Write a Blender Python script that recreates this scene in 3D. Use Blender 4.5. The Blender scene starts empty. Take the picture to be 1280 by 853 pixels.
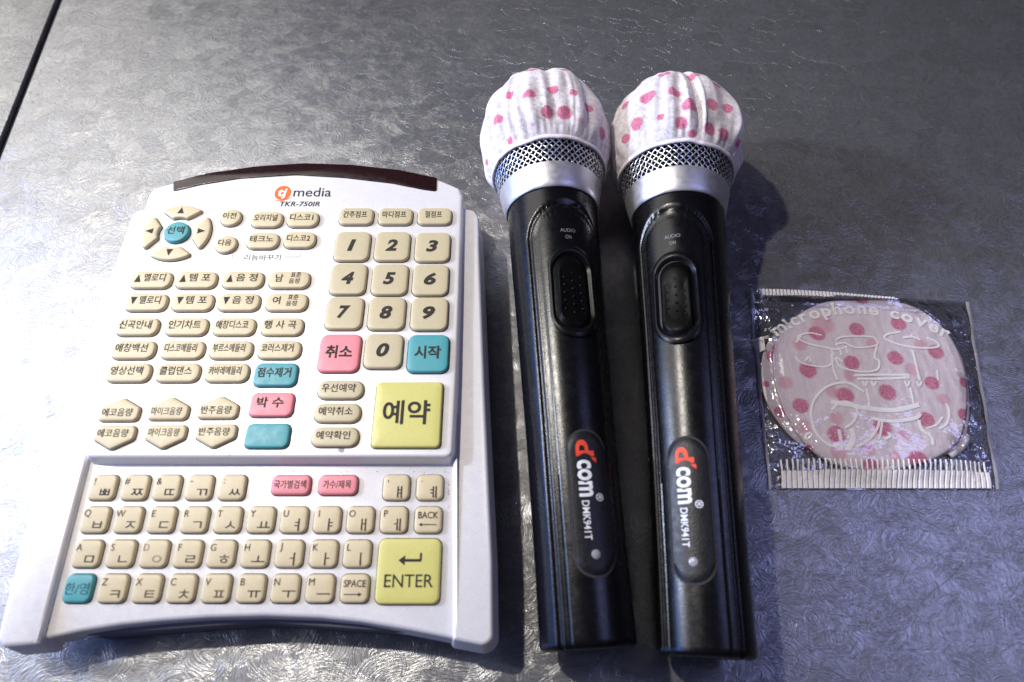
import bpy, bmesh, math, random
from math import sin, cos, pi, radians, sqrt, atan2, exp
from mathutils import Vector, Matrix, noise
random.seed(7)
S = bpy.context.scene
COL = S.collection

# ------------------------------------------------------------------ camera
CAM_H, CAM_PITCH, FPX = 0.28, radians(61), 853.0      # height (m), angle below the horizon, focal length in photo pixels
cam = bpy.data.cameras.new('camera')
cam.sensor_width = 36.0
cam.lens = 36.0 * FPX / 1280.0
cam.clip_start = 0.005
cam.clip_end = 50
cam.dof.use_dof = True
cam.dof.focus_distance = 0.315
cam.dof.aperture_fstop = 8.0
camo = bpy.data.objects.new('camera', cam)
camo.location = (0, 0, CAM_H)
camo.rotation_euler = (pi / 2 - CAM_PITCH, 0, 0)
COL.objects.link(camo)
S.camera = camo

# ------------------------------------------------------------------ world
W = bpy.data.worlds.new('World')
S.world = W
W.use_nodes = True
bg = W.node_tree.nodes['Background']
bg.inputs[0].default_value = (0.55, 0.5, 0.85, 1)
bg.inputs[1].default_value = 0.035

# ------------------------------------------------------------------ lamps
def aim(o, target):
    d = Vector(target) - o.location
    o.rotation_euler = d.to_track_quat('-Z', 'Y').to_euler()

def area(name, loc, target, sx, sy, power, color, rot=None, spread=None):
    l = bpy.data.lights.new(name, 'AREA')
    l.shape = 'RECTANGLE'
    l.size, l.size_y, l.energy, l.color = sx, sy, power, color
    if spread: l.spread = spread
    o = bpy.data.objects.new(name, l)
    o.location = loc
    if rot is not None: o.rotation_euler = rot
    else: aim(o, target)
    COL.objects.link(o)
    return o

def spot(name, loc, target, power, color, size, angle, blend):
    l = bpy.data.lights.new(name, 'SPOT')
    l.energy, l.color, l.shadow_soft_size = power, color, size
    l.spot_size, l.spot_blend = angle, blend
    o = bpy.data.objects.new(name, l)
    o.location = loc
    aim(o, target)
    COL.objects.link(o)
    return o

CTR = Vector((0.02, 0.15, 0))
# wide pale ceiling panel on the left: its blurred reflection is the bright part of the metal table
area('ceiling_panel_lamp', (-2.08, 1.02, 1.0), None, 2.7, 2.2, 47.0, (1.0, 0.965, 0.895), rot=(0, 0, radians(-46)))
# small warm downlight, up on the left: the crisp shadows
spot('down_lamp', CTR + 1.1 * Vector((-0.48, 0.22, 0.86)), (-0.02, 0.14, 0), 27.0, (1.0, 0.94, 0.85), 0.018, radians(110), 0.5)
# blue stage light overhead on the right
area('blue_lamp', (0.66, 0.18, 1.0), (0.12, 0.12, 0), 0.36, 0.36, 1.6, (0.43, 0.47, 1.0))
# blue strip low on the left
area('blue_strip_lamp', (-0.9, 0.12, 0.24), (0.05, 0.12, 0.05), 0.9, 0.20, 5.5, (0.11, 0.30, 1.0))
# low cool spot on the left: the long soft shadow behind the heads
spot('side_lamp', (-0.95, 0.29, 0.53), (0.10, 0.20, 0), 36.0, (0.68, 0.76, 1.0), 0.045, radians(30), 0.9)

S.view_settings.view_transform = 'Standard'
S.view_settings.look = 'None'
S.view_settings.exposure = 0.16
S.view_settings.gamma = 1.0
S.render.engine = 'CYCLES'
S.cycles.max_bounces = 8
S.cycles.transparent_max_bounces = 12

# ------------------------------------------------------------------ pixel of the photo -> point of the place
def un(px, py, z=0.0, slope=0.0, y0=0.0):
    """point where the photo's ray meets the plane Z = z + slope*(Y - y0)"""
    u, v = (px - 640) / FPX, (py - 426.5) / FPX
    c, s = cos(CAM_PITCH), sin(CAM_PITCH)
    d = Vector((u, c - v * s, -s - v * c))
    o = Vector((0, 0, CAM_H))
    t = (z + slope * (0 - y0) - CAM_H) / (d.z - slope * d.y)
    return o + d * t

# ------------------------------------------------------------------ materials
def newmat(name):
    m = bpy.data.materials.new(name)
    m.use_nodes = True
    nt = m.node_tree
    return m, nt, nt.nodes['Principled BSDF'], nt.nodes['Material Output']

def N(nt, t, **kw):
    n = nt.nodes.new(t)
    for k, v in kw.items():
        if k.startswith('i_'):
            key = k[2:]
            key = int(key) if key.isdigit() else key.replace('_', ' ')
            n.inputs[key].default_value = v
        else:
            setattr(n, k, v)
    return n

def ramp(nt, fac, stops):
    r = nt.nodes.new('ShaderNodeValToRGB')
    e = r.color_ramp.elements
    while len(e) < len(stops): e.new(0.5)
    for k, (p, c) in enumerate(stops):
        e[k].position = p
        e[k].color = c if len(c) == 4 else (*c, 1)
    nt.links.new(fac, r.inputs[0])
    return r

def coords(nt, scale=1.0):
    t = nt.nodes.new('ShaderNodeTexCoord')
    m = nt.nodes.new('ShaderNodeMapping')
    m.inputs['Scale'].default_value = (scale,) * 3 if not isinstance(scale, tuple) else scale
    nt.links.new(t.outputs['Object'], m.inputs[0])
    return m.outputs[0]

def plastic(name, col, rough=0.4, grain=0.04, bump=0.06, gscale=2500, metallic=0.0, dirt=0.0, spec=0.5, coat=0.0):
    m, nt, b, out = newmat(name)
    L = nt.links
    co = coords(nt)
    n1 = N(nt, 'ShaderNodeTexNoise', i_Scale=gscale, i_Detail=2.0)
    L.new(co, n1.inputs['Vector'])
    lo = tuple(max(0, c * (1 - grain * 2)) for c in col)
    hi = tuple(min(1, c * (1 + grain * 2)) for c in col)
    r = ramp(nt, n1.outputs[0], [(0.3, lo), (0.7, hi)])
    colout = r.outputs[0]
    if dirt > 0:
        n2 = N(nt, 'ShaderNodeTexNoise', i_Scale=90.0, i_Detail=6.0, i_Roughness=0.7)
        L.new(co, n2.inputs['Vector'])
        r2 = ramp(nt, n2.outputs[0], [(0.60, (0, 0, 0)), (0.78, (dirt, dirt, dirt))])
        mx = N(nt, 'ShaderNodeMix', data_type='RGBA')
        L.new(r2.outputs[0], mx.inputs[0])
        L.new(colout, mx.inputs[6])
        mx.inputs[7].default_value = (col[0] * 0.5, col[1] * 0.45, col[2] * 0.42, 1)
        colout = mx.outputs[2]
    L.new(colout, b.inputs['Base Color'])
    n3 = N(nt, 'ShaderNodeTexNoise', i_Scale=400.0, i_Detail=3.0)
    L.new(co, n3.inputs['Vector'])
    r3 = ramp(nt, n3.outputs[0], [(0.3, (rough * 0.85,) * 3), (0.7, (min(1, rough * 1.15),) * 3)])
    L.new(r3.outputs[0], b.inputs['Roughness'])
    b.inputs['Metallic'].default_value = metallic
    b.inputs['Specular IOR Level'].default_value = spec
    b.inputs['Coat Weight'].default_value = coat
    if bump > 0:
        bp = N(nt, 'ShaderNodeBump', i_Strength=bump, i_Distance=0.0004)
        L.new(n1.outputs[0], bp.inputs['Height'])
        L.new(bp.outputs[0], b.inputs['Normal'])
    return m

def table_metal():
    """swirl-brushed zinc sheet: overlapping patches of concentric brush arcs"""
    m, nt, b, out = newmat('swirled_metal')
    L = nt.links
    co = coords(nt)
    # distort so that patches are irregular
    dn = N(nt, 'ShaderNodeTexNoise', i_Scale=70.0, i_Detail=2.0)
    L.new(co, dn.inputs['Vector'])
    ds = N(nt, 'ShaderNodeVectorMath', operation='SUBTRACT')
    L.new(dn.outputs['Color'], ds.inputs[0]); ds.inputs[1].default_value = (0.5, 0.5, 0.5)
    dm = N(nt, 'ShaderNodeVectorMath', operation='SCALE'); dm.inputs['Scale'].default_value = 0.006
    L.new(ds.outputs[0], dm.inputs[0])
    da = N(nt, 'ShaderNodeVectorMath', operation='ADD')
    L.new(co, da.inputs[0]); L.new(dm.outputs[0], da.inputs[1])
    heights = []
    for sc, off, ringf, wgt in ((72.0, 0.0, 1600.0, 1.0), (125.0, 3.7, 2400.0, 0.8)):
        mp = N(nt, 'ShaderNodeMapping')
        mp.inputs['Location'].default_value = (off, off * 0.7, 0)
        mp.inputs['Rotation'].default_value = (0, 0, off)
        mp.inputs['Scale'].default_value = (1.0, 1.35, 1.0)
        L.new(da.outputs[0], mp.inputs[0])
        vo = N(nt, 'ShaderNodeTexVoronoi', voronoi_dimensions='2D', feature='F1', i_Scale=sc, i_Randomness=1.0)
        L.new(mp.outputs[0], vo.inputs['Vector'])
        # random centre for the arcs of each patch
        cs = N(nt, 'ShaderNodeVectorMath', operation='SUBTRACT'); cs.inputs[1].default_value = (0.5, 0.75, 0.5)
        L.new(vo.outputs['Color'], cs.inputs[0])
        cm = N(nt, 'ShaderNodeVectorMath', operation='SCALE'); cm.inputs['Scale'].default_value = 0.035
        L.new(cs.outputs[0], cm.inputs[0])
        ctr = N(nt, 'ShaderNodeVectorMath', operation='ADD')
        L.new(vo.outputs['Position'], ctr.inputs[0]); L.new(cm.outputs[0], ctr.inputs[1])
        sp = N(nt, 'ShaderNodeVectorMath', operation='SUBTRACT')
        L.new(mp.outputs[0], sp.inputs[0]); L.new(vo.outputs['Position'], sp.inputs[1])
        di = N(nt, 'ShaderNodeVectorMath', operation='DISTANCE')
        flat = N(nt, 'ShaderNodeVectorMath', operation='MULTIPLY'); flat.inputs[1].default_value = (1, 1, 0)
        L.new(mp.outputs[0], flat.inputs[0])
        flat2 = N(nt, 'ShaderNodeVectorMath', operation='MULTIPLY'); flat2.inputs[1].default_value = (1, 1, 0)
        L.new(ctr.outputs[0], flat2.inputs[0])
        L.new(flat.outputs[0], di.inputs[0]); L.new(flat2.outputs[0], di.inputs[1])
        sc_ = N(nt, 'ShaderNodeMath', operation='MULTIPLY'); sc_.inputs[1].default_value = ringf
        L.new(di.outputs['Value'], sc_.inputs[0])
        # a 2D noise: along the radius quick, along the arc slow
        cx = N(nt, 'ShaderNodeCombineXYZ')
        L.new(sc_.outputs[0], cx.inputs[0])
        vc = N(nt, 'ShaderNodeSeparateColor')
        L.new(vo.outputs['Color'], vc.inputs[0])
        vm = N(nt, 'ShaderNodeMath', operation='MULTIPLY'); vm.inputs[1].default_value = 57.0
        L.new(vc.outputs[0], vm.inputs[0])
        L.new(vm.outputs[0], cx.inputs[1])
        sx_ = N(nt, 'ShaderNodeSeparateXYZ')
        L.new(mp.outputs[0], sx_.inputs[0])
        brk = N(nt, 'ShaderNodeMath', operation='MULTIPLY'); brk.inputs[1].default_value = 300.0
        L.new(sx_.outputs[0], brk.inputs[0]); L.new(brk.outputs[0], cx.inputs[2])
        rn = N(nt, 'ShaderNodeTexNoise', noise_dimensions='3D', i_Scale=1.0, i_Detail=2.0)
        L.new(cx.outputs[0], rn.inputs['Vector'])
        # tilt of the patch
        tilt = N(nt, 'ShaderNodeVectorMath', operation='DOT_PRODUCT')
        cc = N(nt, 'ShaderNodeVectorMath', operation='SUBTRACT'); cc.inputs[1].default_value = (0.5, 0.5, 0.5)
        L.new(vo.outputs['Color'], cc.inputs[0])
        L.new(sp.outputs[0], tilt.inputs[0]); L.new(cc.outputs[0], tilt.inputs[1])
        tm = N(nt, 'ShaderNodeMath', operation='MULTIPLY'); tm.inputs[1].default_value = 120.0
        L.new(tilt.outputs['Value'], tm.inputs[0])
        su = N(nt, 'ShaderNodeMath', operation='ADD')
        L.new(rn.outputs[0], su.inputs[0]); L.new(tm.outputs[0], su.inputs[1])
        wm = N(nt, 'ShaderNodeMath', operation='MULTIPLY'); wm.inputs[1].default_value = wgt
        L.new(su.outputs[0], wm.inputs[0])
        heights.append((wm.outputs[0], vc.outputs[1], rn.outputs[0]))
    ad = N(nt, 'ShaderNodeMath', operation='ADD')
    L.new(heights[0][0], ad.inputs[0]); L.new(heights[1][0], ad.inputs[1])
    bp = N(nt, 'ShaderNodeBump', i_Strength=0.70, i_Distance=0.00022)
    L.new(ad.outputs[0], bp.inputs['Height'])
    L.new(bp.outputs[0], b.inputs['Normal'])
    big = N(nt, 'ShaderNodeTexNoise', i_Scale=9.0, i_Detail=4.0)
    L.new(co, big.inputs['Vector'])
    mixv = N(nt, 'ShaderNodeMath', operation='MULTIPLY_ADD')
    L.new(heights[0][2], mixv.inputs[0]); mixv.inputs[1].default_value = 0.5
    L.new(heights[1][2], mixv.inputs[2])
    pv = N(nt, 'ShaderNodeMath', operation='MULTIPLY_ADD'); pv.inputs[1].default_value = 0.13
    L.new(heights[0][1], pv.inputs[0]); L.new(mixv.outputs[0], pv.inputs[2])
    cr = ramp(nt, pv.outputs[0], [(0.50, (0.20, 0.20, 0.205)), (1.0, (0.37, 0.37, 0.375))])
    L.new(cr.outputs[0], b.inputs['Base Color'])
    rr = ramp(nt, big.outputs[0], [(0.3, (0.26,) * 3), (0.7, (0.33,) * 3)])
    L.new(rr.outputs[0], b.inputs['Roughness'])
    b.inputs['Metallic'].default_value = 0.76
    return m

def fabric(name, alpha_lo=0.75, alpha_hi=1.0, pale=0.0, tint=(1, 1, 1)):
    """thin non-woven fabric with pink dots: the dots are an attribute holding distance to the nearest dot"""
    m, nt, b, out = newmat(name)
    L = nt.links
    co = coords(nt)
    at = N(nt, 'ShaderNodeAttribute', attribute_name='dot')
    fib = N(nt, 'ShaderNodeTexNoise', i_Scale=900.0, i_Detail=4.0, i_Roughness=0.7)
    L.new(co, fib.inputs['Vector'])
    spk = N(nt, 'ShaderNodeTexVoronoi', i_Scale=1100.0)
    L.new(co, spk.inputs['Vector'])
    wob = N(nt, 'ShaderNodeMath', operation='MULTIPLY_ADD'); wob.inputs[1].default_value = 0.25
    L.new(fib.outputs[0], wob.inputs[0]); L.new(at.outputs['Fac'], wob.inputs[2])
    mask = ramp(nt, wob.outputs[0], [(0.57, (0, 0, 0)), (0.70, (0.92, 0.92, 0.92))])
    pink = ramp(nt, spk.outputs['Distance'], [(0.15, (0.40 + 0.2 * pale, 0.03 + 0.12 * pale, 0.10 + 0.12 * pale)), (0.42, (0.68 + 0.1 * pale, 0.10 + 0.2 * pale, 0.25 + 0.2 * pale)), (0.8, (0.74, 0.2 + 0.2 * pale, 0.31 + 0.2 * pale))])
    white = ramp(nt, fib.outputs[0], [(0.3, (0.86 * tint[0], 0.79 * tint[1], 0.82 * tint[2])), (0.7, (0.98 * tint[0], 0.93 * tint[1], 0.945 * tint[2]))])
    mx = N(nt, 'ShaderNodeMix', data_type='RGBA')
    L.new(mask.outputs[0], mx.inputs[0]); L.new(white.outputs[0], mx.inputs[6]); L.new(pink.outputs[0], mx.inputs[7])
    at2 = N(nt, 'ShaderNodeAttribute', attribute_name='faint')
    wob2 = N(nt, 'ShaderNodeMath', operation='MULTIPLY_ADD'); wob2.inputs[1].default_value = 0.25
    L.new(fib.outputs[0], wob2.inputs[0]); L.new(at2.outputs['Fac'], wob2.inputs[2])
    mask2 = ramp(nt, wob2.outputs[0], [(0.55, (0, 0, 0)), (0.75, (0.55, 0.55, 0.55))])
    mx2 = N(nt, 'ShaderNodeMix', data_type='RGBA')
    L.new(mask2.outputs[0], mx2.inputs[0]); L.new(mx.outputs[2], mx2.inputs[6])
    mx2.inputs[7].default_value = (0.80, 0.36, 0.44, 1)
    dif = N(nt, 'ShaderNodeBsdfDiffuse'); trl = N(nt, 'ShaderNodeBsdfTranslucent')
    L.new(mx2.outputs[2], dif.inputs[0]); L.new(mx2.outputs[2], trl.inputs[0])
    bp = N(nt, 'ShaderNodeBump', i_Strength=0.35, i_Distance=0.0003)
    tcf = N(nt, 'ShaderNodeTexCoord'); mpf = N(nt, 'ShaderNodeMapping'); mpf.inputs['Scale'].default_value = (420, 70, 420)
    L.new(tcf.outputs['Object'], mpf.inputs[0])
    crs = N(nt, 'ShaderNodeTexNoise', i_Scale=1.0, i_Detail=3.0); L.new(mpf.outputs[0], crs.inputs['Vector'])
    hs = N(nt, 'ShaderNodeMath', operation='MULTIPLY_ADD'); hs.inputs[1].default_value = 3.0
    L.new(crs.outputs[0], hs.inputs[0]); L.new(fib.outputs[0], hs.inputs[2])
    L.new(hs.outputs[0], bp.inputs['Height']); L.new(bp.outputs[0], dif.inputs['Normal'])
    ms = N(nt, 'ShaderNodeMixShader', i_0=0.16)
    L.new(dif.outputs[0], ms.inputs[1]); L.new(trl.outputs[0], ms.inputs[2])
    tr = N(nt, 'ShaderNodeBsdfTransparent')
    cl = N(nt, 'ShaderNodeTexNoise', i_Scale=330.0, i_Detail=6.0, i_Roughness=0.75)
    L.new(co, cl.inputs['Vector'])
    al = ramp(nt, cl.outputs[0], [(0.35, (alpha_lo,) * 3), (0.6, (alpha_hi,) * 3)])
    am = N(nt, 'ShaderNodeMath', operation='MAXIMUM')
    L.new(al.outputs[0], am.inputs[0]); L.new(mask.outputs[0], am.inputs[1])
    ms2 = N(nt, 'ShaderNodeMixShader')
    L.new(am.outputs[0], ms2.inputs[0]); L.new(tr.outputs[0], ms2.inputs[1]); L.new(ms.outputs[0], ms2.inputs[2])
    L.new(ms2.outputs[0], out.inputs[0])
    return m

def film_mat():
    m, nt, b, out = newmat('clear_film')
    L = nt.links
    co = coords(nt)
    tr = N(nt, 'ShaderNodeBsdfTransparent'); tr.inputs[0].default_value = (0.97, 0.97, 0.98, 1)
    gl = N(nt, 'ShaderNodeBsdfGlossy', i_Roughness=0.09)
    n = N(nt, 'ShaderNodeTexNoise', i_Scale=160.0, i_Detail=3.0)
    L.new(co, n.inputs['Vector'])
    vo = N(nt, 'ShaderNodeTexVoronoi', voronoi_dimensions='2D', i_Scale=105.0)
    mpv = N(nt, 'ShaderNodeMapping'); mpv.inputs['Rotation'].default_value = (0, 0, 0.6); mpv.inputs['Scale'].default_value = (1.0, 0.55, 1.0)
    L.new(co, mpv.inputs[0])
    dsv = N(nt, 'ShaderNodeVectorMath', operation='MULTIPLY_ADD'); dsv.inputs[1].default_value = (0.006,) * 3
    L.new(n.outputs['Color'], dsv.inputs[0]); L.new(mpv.outputs[0], dsv.inputs[2])
    L.new(dsv.outputs[0], vo.inputs['Vector'])
    sb_ = N(nt, 'ShaderNodeVectorMath', operation='SUBTRACT'); L.new(dsv.outputs[0], sb_.inputs[0]); L.new(vo.outputs['Position'], sb_.inputs[1])
    sc_ = N(nt, 'ShaderNodeVectorMath', operation='SUBTRACT'); sc_.inputs[1].default_value = (0.5,) * 3; L.new(vo.outputs['Color'], sc_.inputs[0])
    dp = N(nt, 'ShaderNodeVectorMath', operation='DOT_PRODUCT'); L.new(sb_.outputs[0], dp.inputs[0]); L.new(sc_.outputs[0], dp.inputs[1])
    at = N(nt, 'ShaderNodeAttribute', attribute_name='crinkle')
    am = N(nt, 'ShaderNodeMath', operation='MULTIPLY'); L.new(dp.outputs['Value'], am.inputs[0]); L.new(at.outputs['Fac'], am.inputs[1])
    a2 = N(nt, 'ShaderNodeMath', operation='MULTIPLY'); a2.inputs[1].default_value = 2400.0; L.new(am.outputs[0], a2.inputs[0])
    sm = N(nt, 'ShaderNodeMath', operation='ADD'); L.new(a2.outputs[0], sm.inputs[0]); L.new(n.outputs[0], sm.inputs[1])
    bp = N(nt, 'ShaderNodeBump', i_Strength=0.5, i_Distance=0.001)
    L.new(sm.outputs[0], bp.inputs['Height']); L.new(bp.outputs[0], gl.inputs['Normal'])
    # thin sheet: the same reflectance from both sides (Schlick)
    ge = N(nt, 'ShaderNodeNewGeometry')
    dt = N(nt, 'ShaderNodeVectorMath', operation='DOT_PRODUCT')
    L.new(ge.outputs['Incoming'], dt.inputs[0]); L.new(bp.outputs[0], dt.inputs[1])
    ab = N(nt, 'ShaderNodeMath', operation='ABSOLUTE'); L.new(dt.outputs['Value'], ab.inputs[0])
    om = N(nt, 'ShaderNodeMath', operation='SUBTRACT', use_clamp=True); om.inputs[0].default_value = 1.0; L.new(ab.outputs[0], om.inputs[1])
    pw = N(nt, 'ShaderNodeMath', operation='POWER'); pw.inputs[1].default_value = 4.0; L.new(om.outputs[0], pw.inputs[0])
    ad = N(nt, 'ShaderNodeMath', operation='MULTIPLY_ADD'); ad.inputs[1].default_value = 0.9; 
    ck = N(nt, 'ShaderNodeMath', operation='MULTIPLY_ADD'); ck.inputs[1].default_value = 0.20; ck.inputs[2].default_value = 0.09
    L.new(at.outputs['Fac'], ck.inputs[0])
    L.new(ck.outputs[0], ad.inputs[2])
    L.new(pw.outputs[0], ad.inputs[0])
    ms = N(nt, 'ShaderNodeMixShader')
    L.new(ad.outputs[0], ms.inputs[0]); L.new(tr.outputs[0], ms.inputs[1]); L.new(gl.outputs[0], ms.inputs[2])
    L.new(ms.outputs[0], out.inputs[0])
    return m

def flat(name, col, rough=0.6, alpha=1.0, metallic=0.0, spec=0.3):
    m, nt, b, out = newmat(name)
    co = coords(nt)
    n = N(nt, 'ShaderNodeTexNoise', i_Scale=1200.0, i_Detail=3.0)
    nt.links.new(co, n.inputs['Vector'])
    r = ramp(nt, n.outputs[0], [(0.3, tuple(c * 0.88 for c in col)), (0.7, tuple(min(1, c * 1.08) for c in col))])
    nt.links.new(r.outputs[0], b.inputs['Base Color'])
    b.inputs['Roughness'].default_value = rough
    b.inputs['Metallic'].default_value = metallic
    b.inputs['Specular IOR Level'].default_value = spec
    b.inputs['Alpha'].default_value = alpha
    return m

M = {}
M['table'] = table_metal()
M['seam'] = flat('seam_black', (0.012, 0.010, 0.012), 0.5)
M['shell'] = plastic('pearl_plastic', (0.78, 0.755, 0.74), 0.38, 0.05, 0.10, 3000, 0.15, 0.05)
M['shell_dark'] = plastic('underside_plastic', (0.10, 0.09, 0.11), 0.6, 0.05, 0.1)
M['ir'] = plastic('dark_red_window', (0.018, 0.006, 0.007), 0.20, 0.25, 0.05, 1500, 0, 0.0, 0.5)
M['tan'] = plastic('tan_rubber', (0.63, 0.525, 0.315), 0.45, 0.03, 0.08, 2500, 0, 0.06)
M['tan_dark'] = plastic('tan_hard_rubber', (0.56, 0.475, 0.285), 0.42, 0.03, 0.08, 2500, 0, 0.06)
M['pink'] = plastic('pink_rubber', (0.80, 0.25, 0.27), 0.45, 0.03, 0.08)
M['teal'] = plastic('teal_rubber', (0.07, 0.33, 0.345), 0.45, 0.03, 0.08)
M['yellow'] = plastic('yellow_rubber', (0.63, 0.58, 0.17), 0.42, 0.03, 0.06)
M['gap'] = flat('gap_dark', (0.035, 0.030, 0.032), 0.8)
M['ink'] = flat('black_ink', (0.035, 0.028, 0.022), 0.7)
M['ink_worn'] = flat('worn_ink', (0.085, 0.068, 0.045), 0.7)
M['ink_faded'] = flat('faded_ink', (0.33, 0.28, 0.18), 0.7)
M['ink_teal'] = flat('worn_ink_on_teal', (0.03, 0.15, 0.18), 0.7)
M['orange'] = flat('orange_ink', (0.82, 0.16, 0.02), 0.5)
M['white_ink'] = flat('white_ink', (0.80, 0.80, 0.82), 0.5)
M['red_ink'] = flat('red_ink', (0.78, 0.07, 0.03), 0.5)
M['dim_ink'] = flat('dim_silver_ink', (0.22, 0.22, 0.23), 0.5)
M['mic'] = plastic('black_mic_coat', (0.003, 0.003, 0.004), 0.25, 0.2, 0.10, 1800, 0, 0, 0.36)
M['mic_smooth'] = plastic('black_gloss', (0.004, 0.004, 0.005), 0.30, 0.2, 0.03, 1600, 0, 0, 0.18)
M['mic_slider'] = plastic('matt_black_slider', (0.003, 0.003, 0.003), 0.34, 0.2, 0.03, 1600, 0, 0, 0.05)
M['mic_plate'] = plastic('black_plate', (0.008, 0.008, 0.010), 0.40, 0.25, 0.25, 1400, 0, 0, 0.35)
M['ring'] = plastic('satin_silver', (0.60, 0.59, 0.62), 0.42, 0.03, 0.10, 3000, 0.85)
M['wire'] = plastic('steel_wire', (0.78, 0.77, 0.76), 0.28, 0.03, 0.0, 3000, 1.0)
for nm in ('mic', 'mic_plate', 'ir'):
    nt = M[nm].node_tree
    b_ = nt.nodes['Principled BSDF']
    old = b_.inputs['Roughness'].links[0].from_socket
    sm_ = N(nt, 'ShaderNodeTexNoise', i_Scale=55.0, i_Detail=7.0, i_Roughness=0.7, i_Distortion=1.5)
    nt.links.new(coords(nt), sm_.inputs['Vector'])
    rs_ = ramp(nt, sm_.outputs[0], [(0.30, (0.95,) * 3), (0.70, (1.12,) * 3)])
    mu_ = N(nt, 'ShaderNodeMath', operation='MULTIPLY')
    nt.links.new(old, mu_.inputs[0]); nt.links.new(rs_.outputs[0], mu_.inputs[1])
    nt.links.new(mu_.outputs[0], b_.inputs['Roughness'])
M['foam'] = flat('black_foam', (0.010, 0.010, 0.010), 0.9)
M['lamp_dot'] = plastic('grey_lens', (0.30, 0.29, 0.31), 0.25, 0.05, 0.0)
M['fabric'] = fabric('dotted_fabric', 0.58, 0.96, 0.22)
M['fabric_flat'] = fabric('dotted_fabric_folded', 0.96, 1.0, 0.6, (0.97, 0.92, 0.955))
M['elastic'] = plastic('elastic_edge', (0.82, 0.76, 0.79), 0.7, 0.06, 0.3, 1500)
M['film'] = film_mat()
M['print'] = flat('white_print', (0.97, 0.96, 0.97), 0.5, 0.74)
M['seal'] = flat('white_seal', (0.84, 0.81, 0.85), 0.5)

# ------------------------------------------------------------------ object helpers
def link(o, parent=None):
    COL.objects.link(o)
    if parent is not None: o.parent = parent
    return o

def obj(name, me, mats=None, parent=None, loc=(0, 0, 0), rot=None, smooth=True):
    o = bpy.data.objects.new(name, me)
    if mats is not None:
        if not isinstance(mats, (list, tuple)): mats = [mats]
        if not me.materials:
            for m in mats: me.materials.append(m)
    o.location = loc
    if rot is not None: o.rotation_euler = rot
    return link(o, parent)

def empty(name, loc, label, cat, rot=(0, 0, 0), group=None):
    o = bpy.data.objects.new(name, None)
    o.empty_display_size = 0.01
    o.location, o.rotation_euler = loc, rot
    o['label'], o['category'] = label, cat
    if group: o['group'] = group
    return link(o)

def tag(o, label, cat, group=None):
    o['label'], o['category'] = label, cat
    if group: o['group'] = group

def structure(o):
    o['kind'] = 'structure'
    return o

def mesh(name, verts, faces, smooth=True, mat_idx=None, sharp=radians(42)):
    me = bpy.data.meshes.new(name)
    me.from_pydata([tuple(v) for v in verts], [], faces)
    me.update()
    if mat_idx: me.polygons.foreach_set('material_index', mat_idx)
    if smooth:
        me.polygons.foreach_set('use_smooth', [True] * len(me.polygons))
        if sharp: me.set_sharp_from_angle(angle=sharp)
    return me

# --- outlines
def area2(p):
    return sum(p[i][0] * p[(i + 1) % len(p)][1] - p[(i + 1) % len(p)][0] * p[i][1] for i in range(len(p)))

def round_poly(pts, rad, seg=5):
    """round the corners of a closed outline; rad is one number or one for each corner"""
    pts = [Vector((p[0], p[1])) for p in pts]
    if area2(pts) < 0: 
        pts = pts[::-1]
        if isinstance(rad, (list, tuple)): rad = list(rad)[::-1]
    n = len(pts)
    out = []
    for i in range(n):
        r = rad[i] if isinstance(rad, (list, tuple)) else rad
        p, a, b = pts[i], pts[i - 1], pts[(i + 1) % n]
        da, db = (a - p), (b - p)
        la, lb = da.length, db.length
        da, db = da / la, db / lb
        ang = math.acos(max(-1, min(1, da.dot(db))))
        if r <= 1e-6 or ang > pi - 0.06:
            out.append(p); continue
        t = min(r / math.tan(ang / 2), la * 0.48, lb * 0.48)
        r2 = t * math.tan(ang / 2)
        bis = (da + db).normalized()
        c = p + bis * (r2 / sin(ang / 2))
        s, e = p + da * t, p + db * t
        a0, a1 = atan2(s.y - c.y, s.x - c.x), atan2(e.y - c.y, e.x - c.x)
        d = (a1 - a0 + pi) % (2 * pi) - pi
        for k in range(seg + 1):
            a_ = a0 + d * k / seg
            out.append(Vector((c.x + r2 * cos(a_), c.y + r2 * sin(a_))))
    return out

def inset(pts, d):
    n = len(pts)
    res = []
    for i in range(n):
        a, p, b = pts[i - 1], pts[i], pts[(i + 1) % n]
        e1, e2 = (p - a), (b - p)
        if e1.length < 1e-9: e1 = e2
        if e2.length < 1e-9: e2 = e1
        n1 = Vector((-e1.y, e1.x)).normalized(); n2 = Vector((-e2.y, e2.x)).normalized()
        m = (n1 + n2)
        if m.length < 1e-6: m = n1
        m.normalize()
        k = max(0.5, m.dot(n1))
        res.append(p + m * (d / k))
    return res

def prism_rings(outline, r, zb, draft=0.0, nseg=4, dome=0.0, flange=0.0):
    """rings of (points, dz from the top): bottom, side, rounded edge, top"""
    rings = []
    if flange > 0:
        rings.append((inset(outline, -flange), zb))
        rings.append((inset(outline, -draft), zb + 0.00002))
    else:
        rings.append((inset(outline, -draft), zb))
    for k in range(nseg + 1):
        a = (pi / 2) * k / nseg
        rings.append((inset(outline, r * (1 - cos(a))), -r * (1 - sin(a))))
    if dome > 0:
        c = sum(outline, Vector((0, 0))) / len(outline)
        last = rings[-1][0]
        for f, h in ((0.8, 0.55), (0.5, 0.9), (0.2, 1.0)):
            rings.append(([c + (p - c) * f for p in last], dome * h))
    return rings

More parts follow.
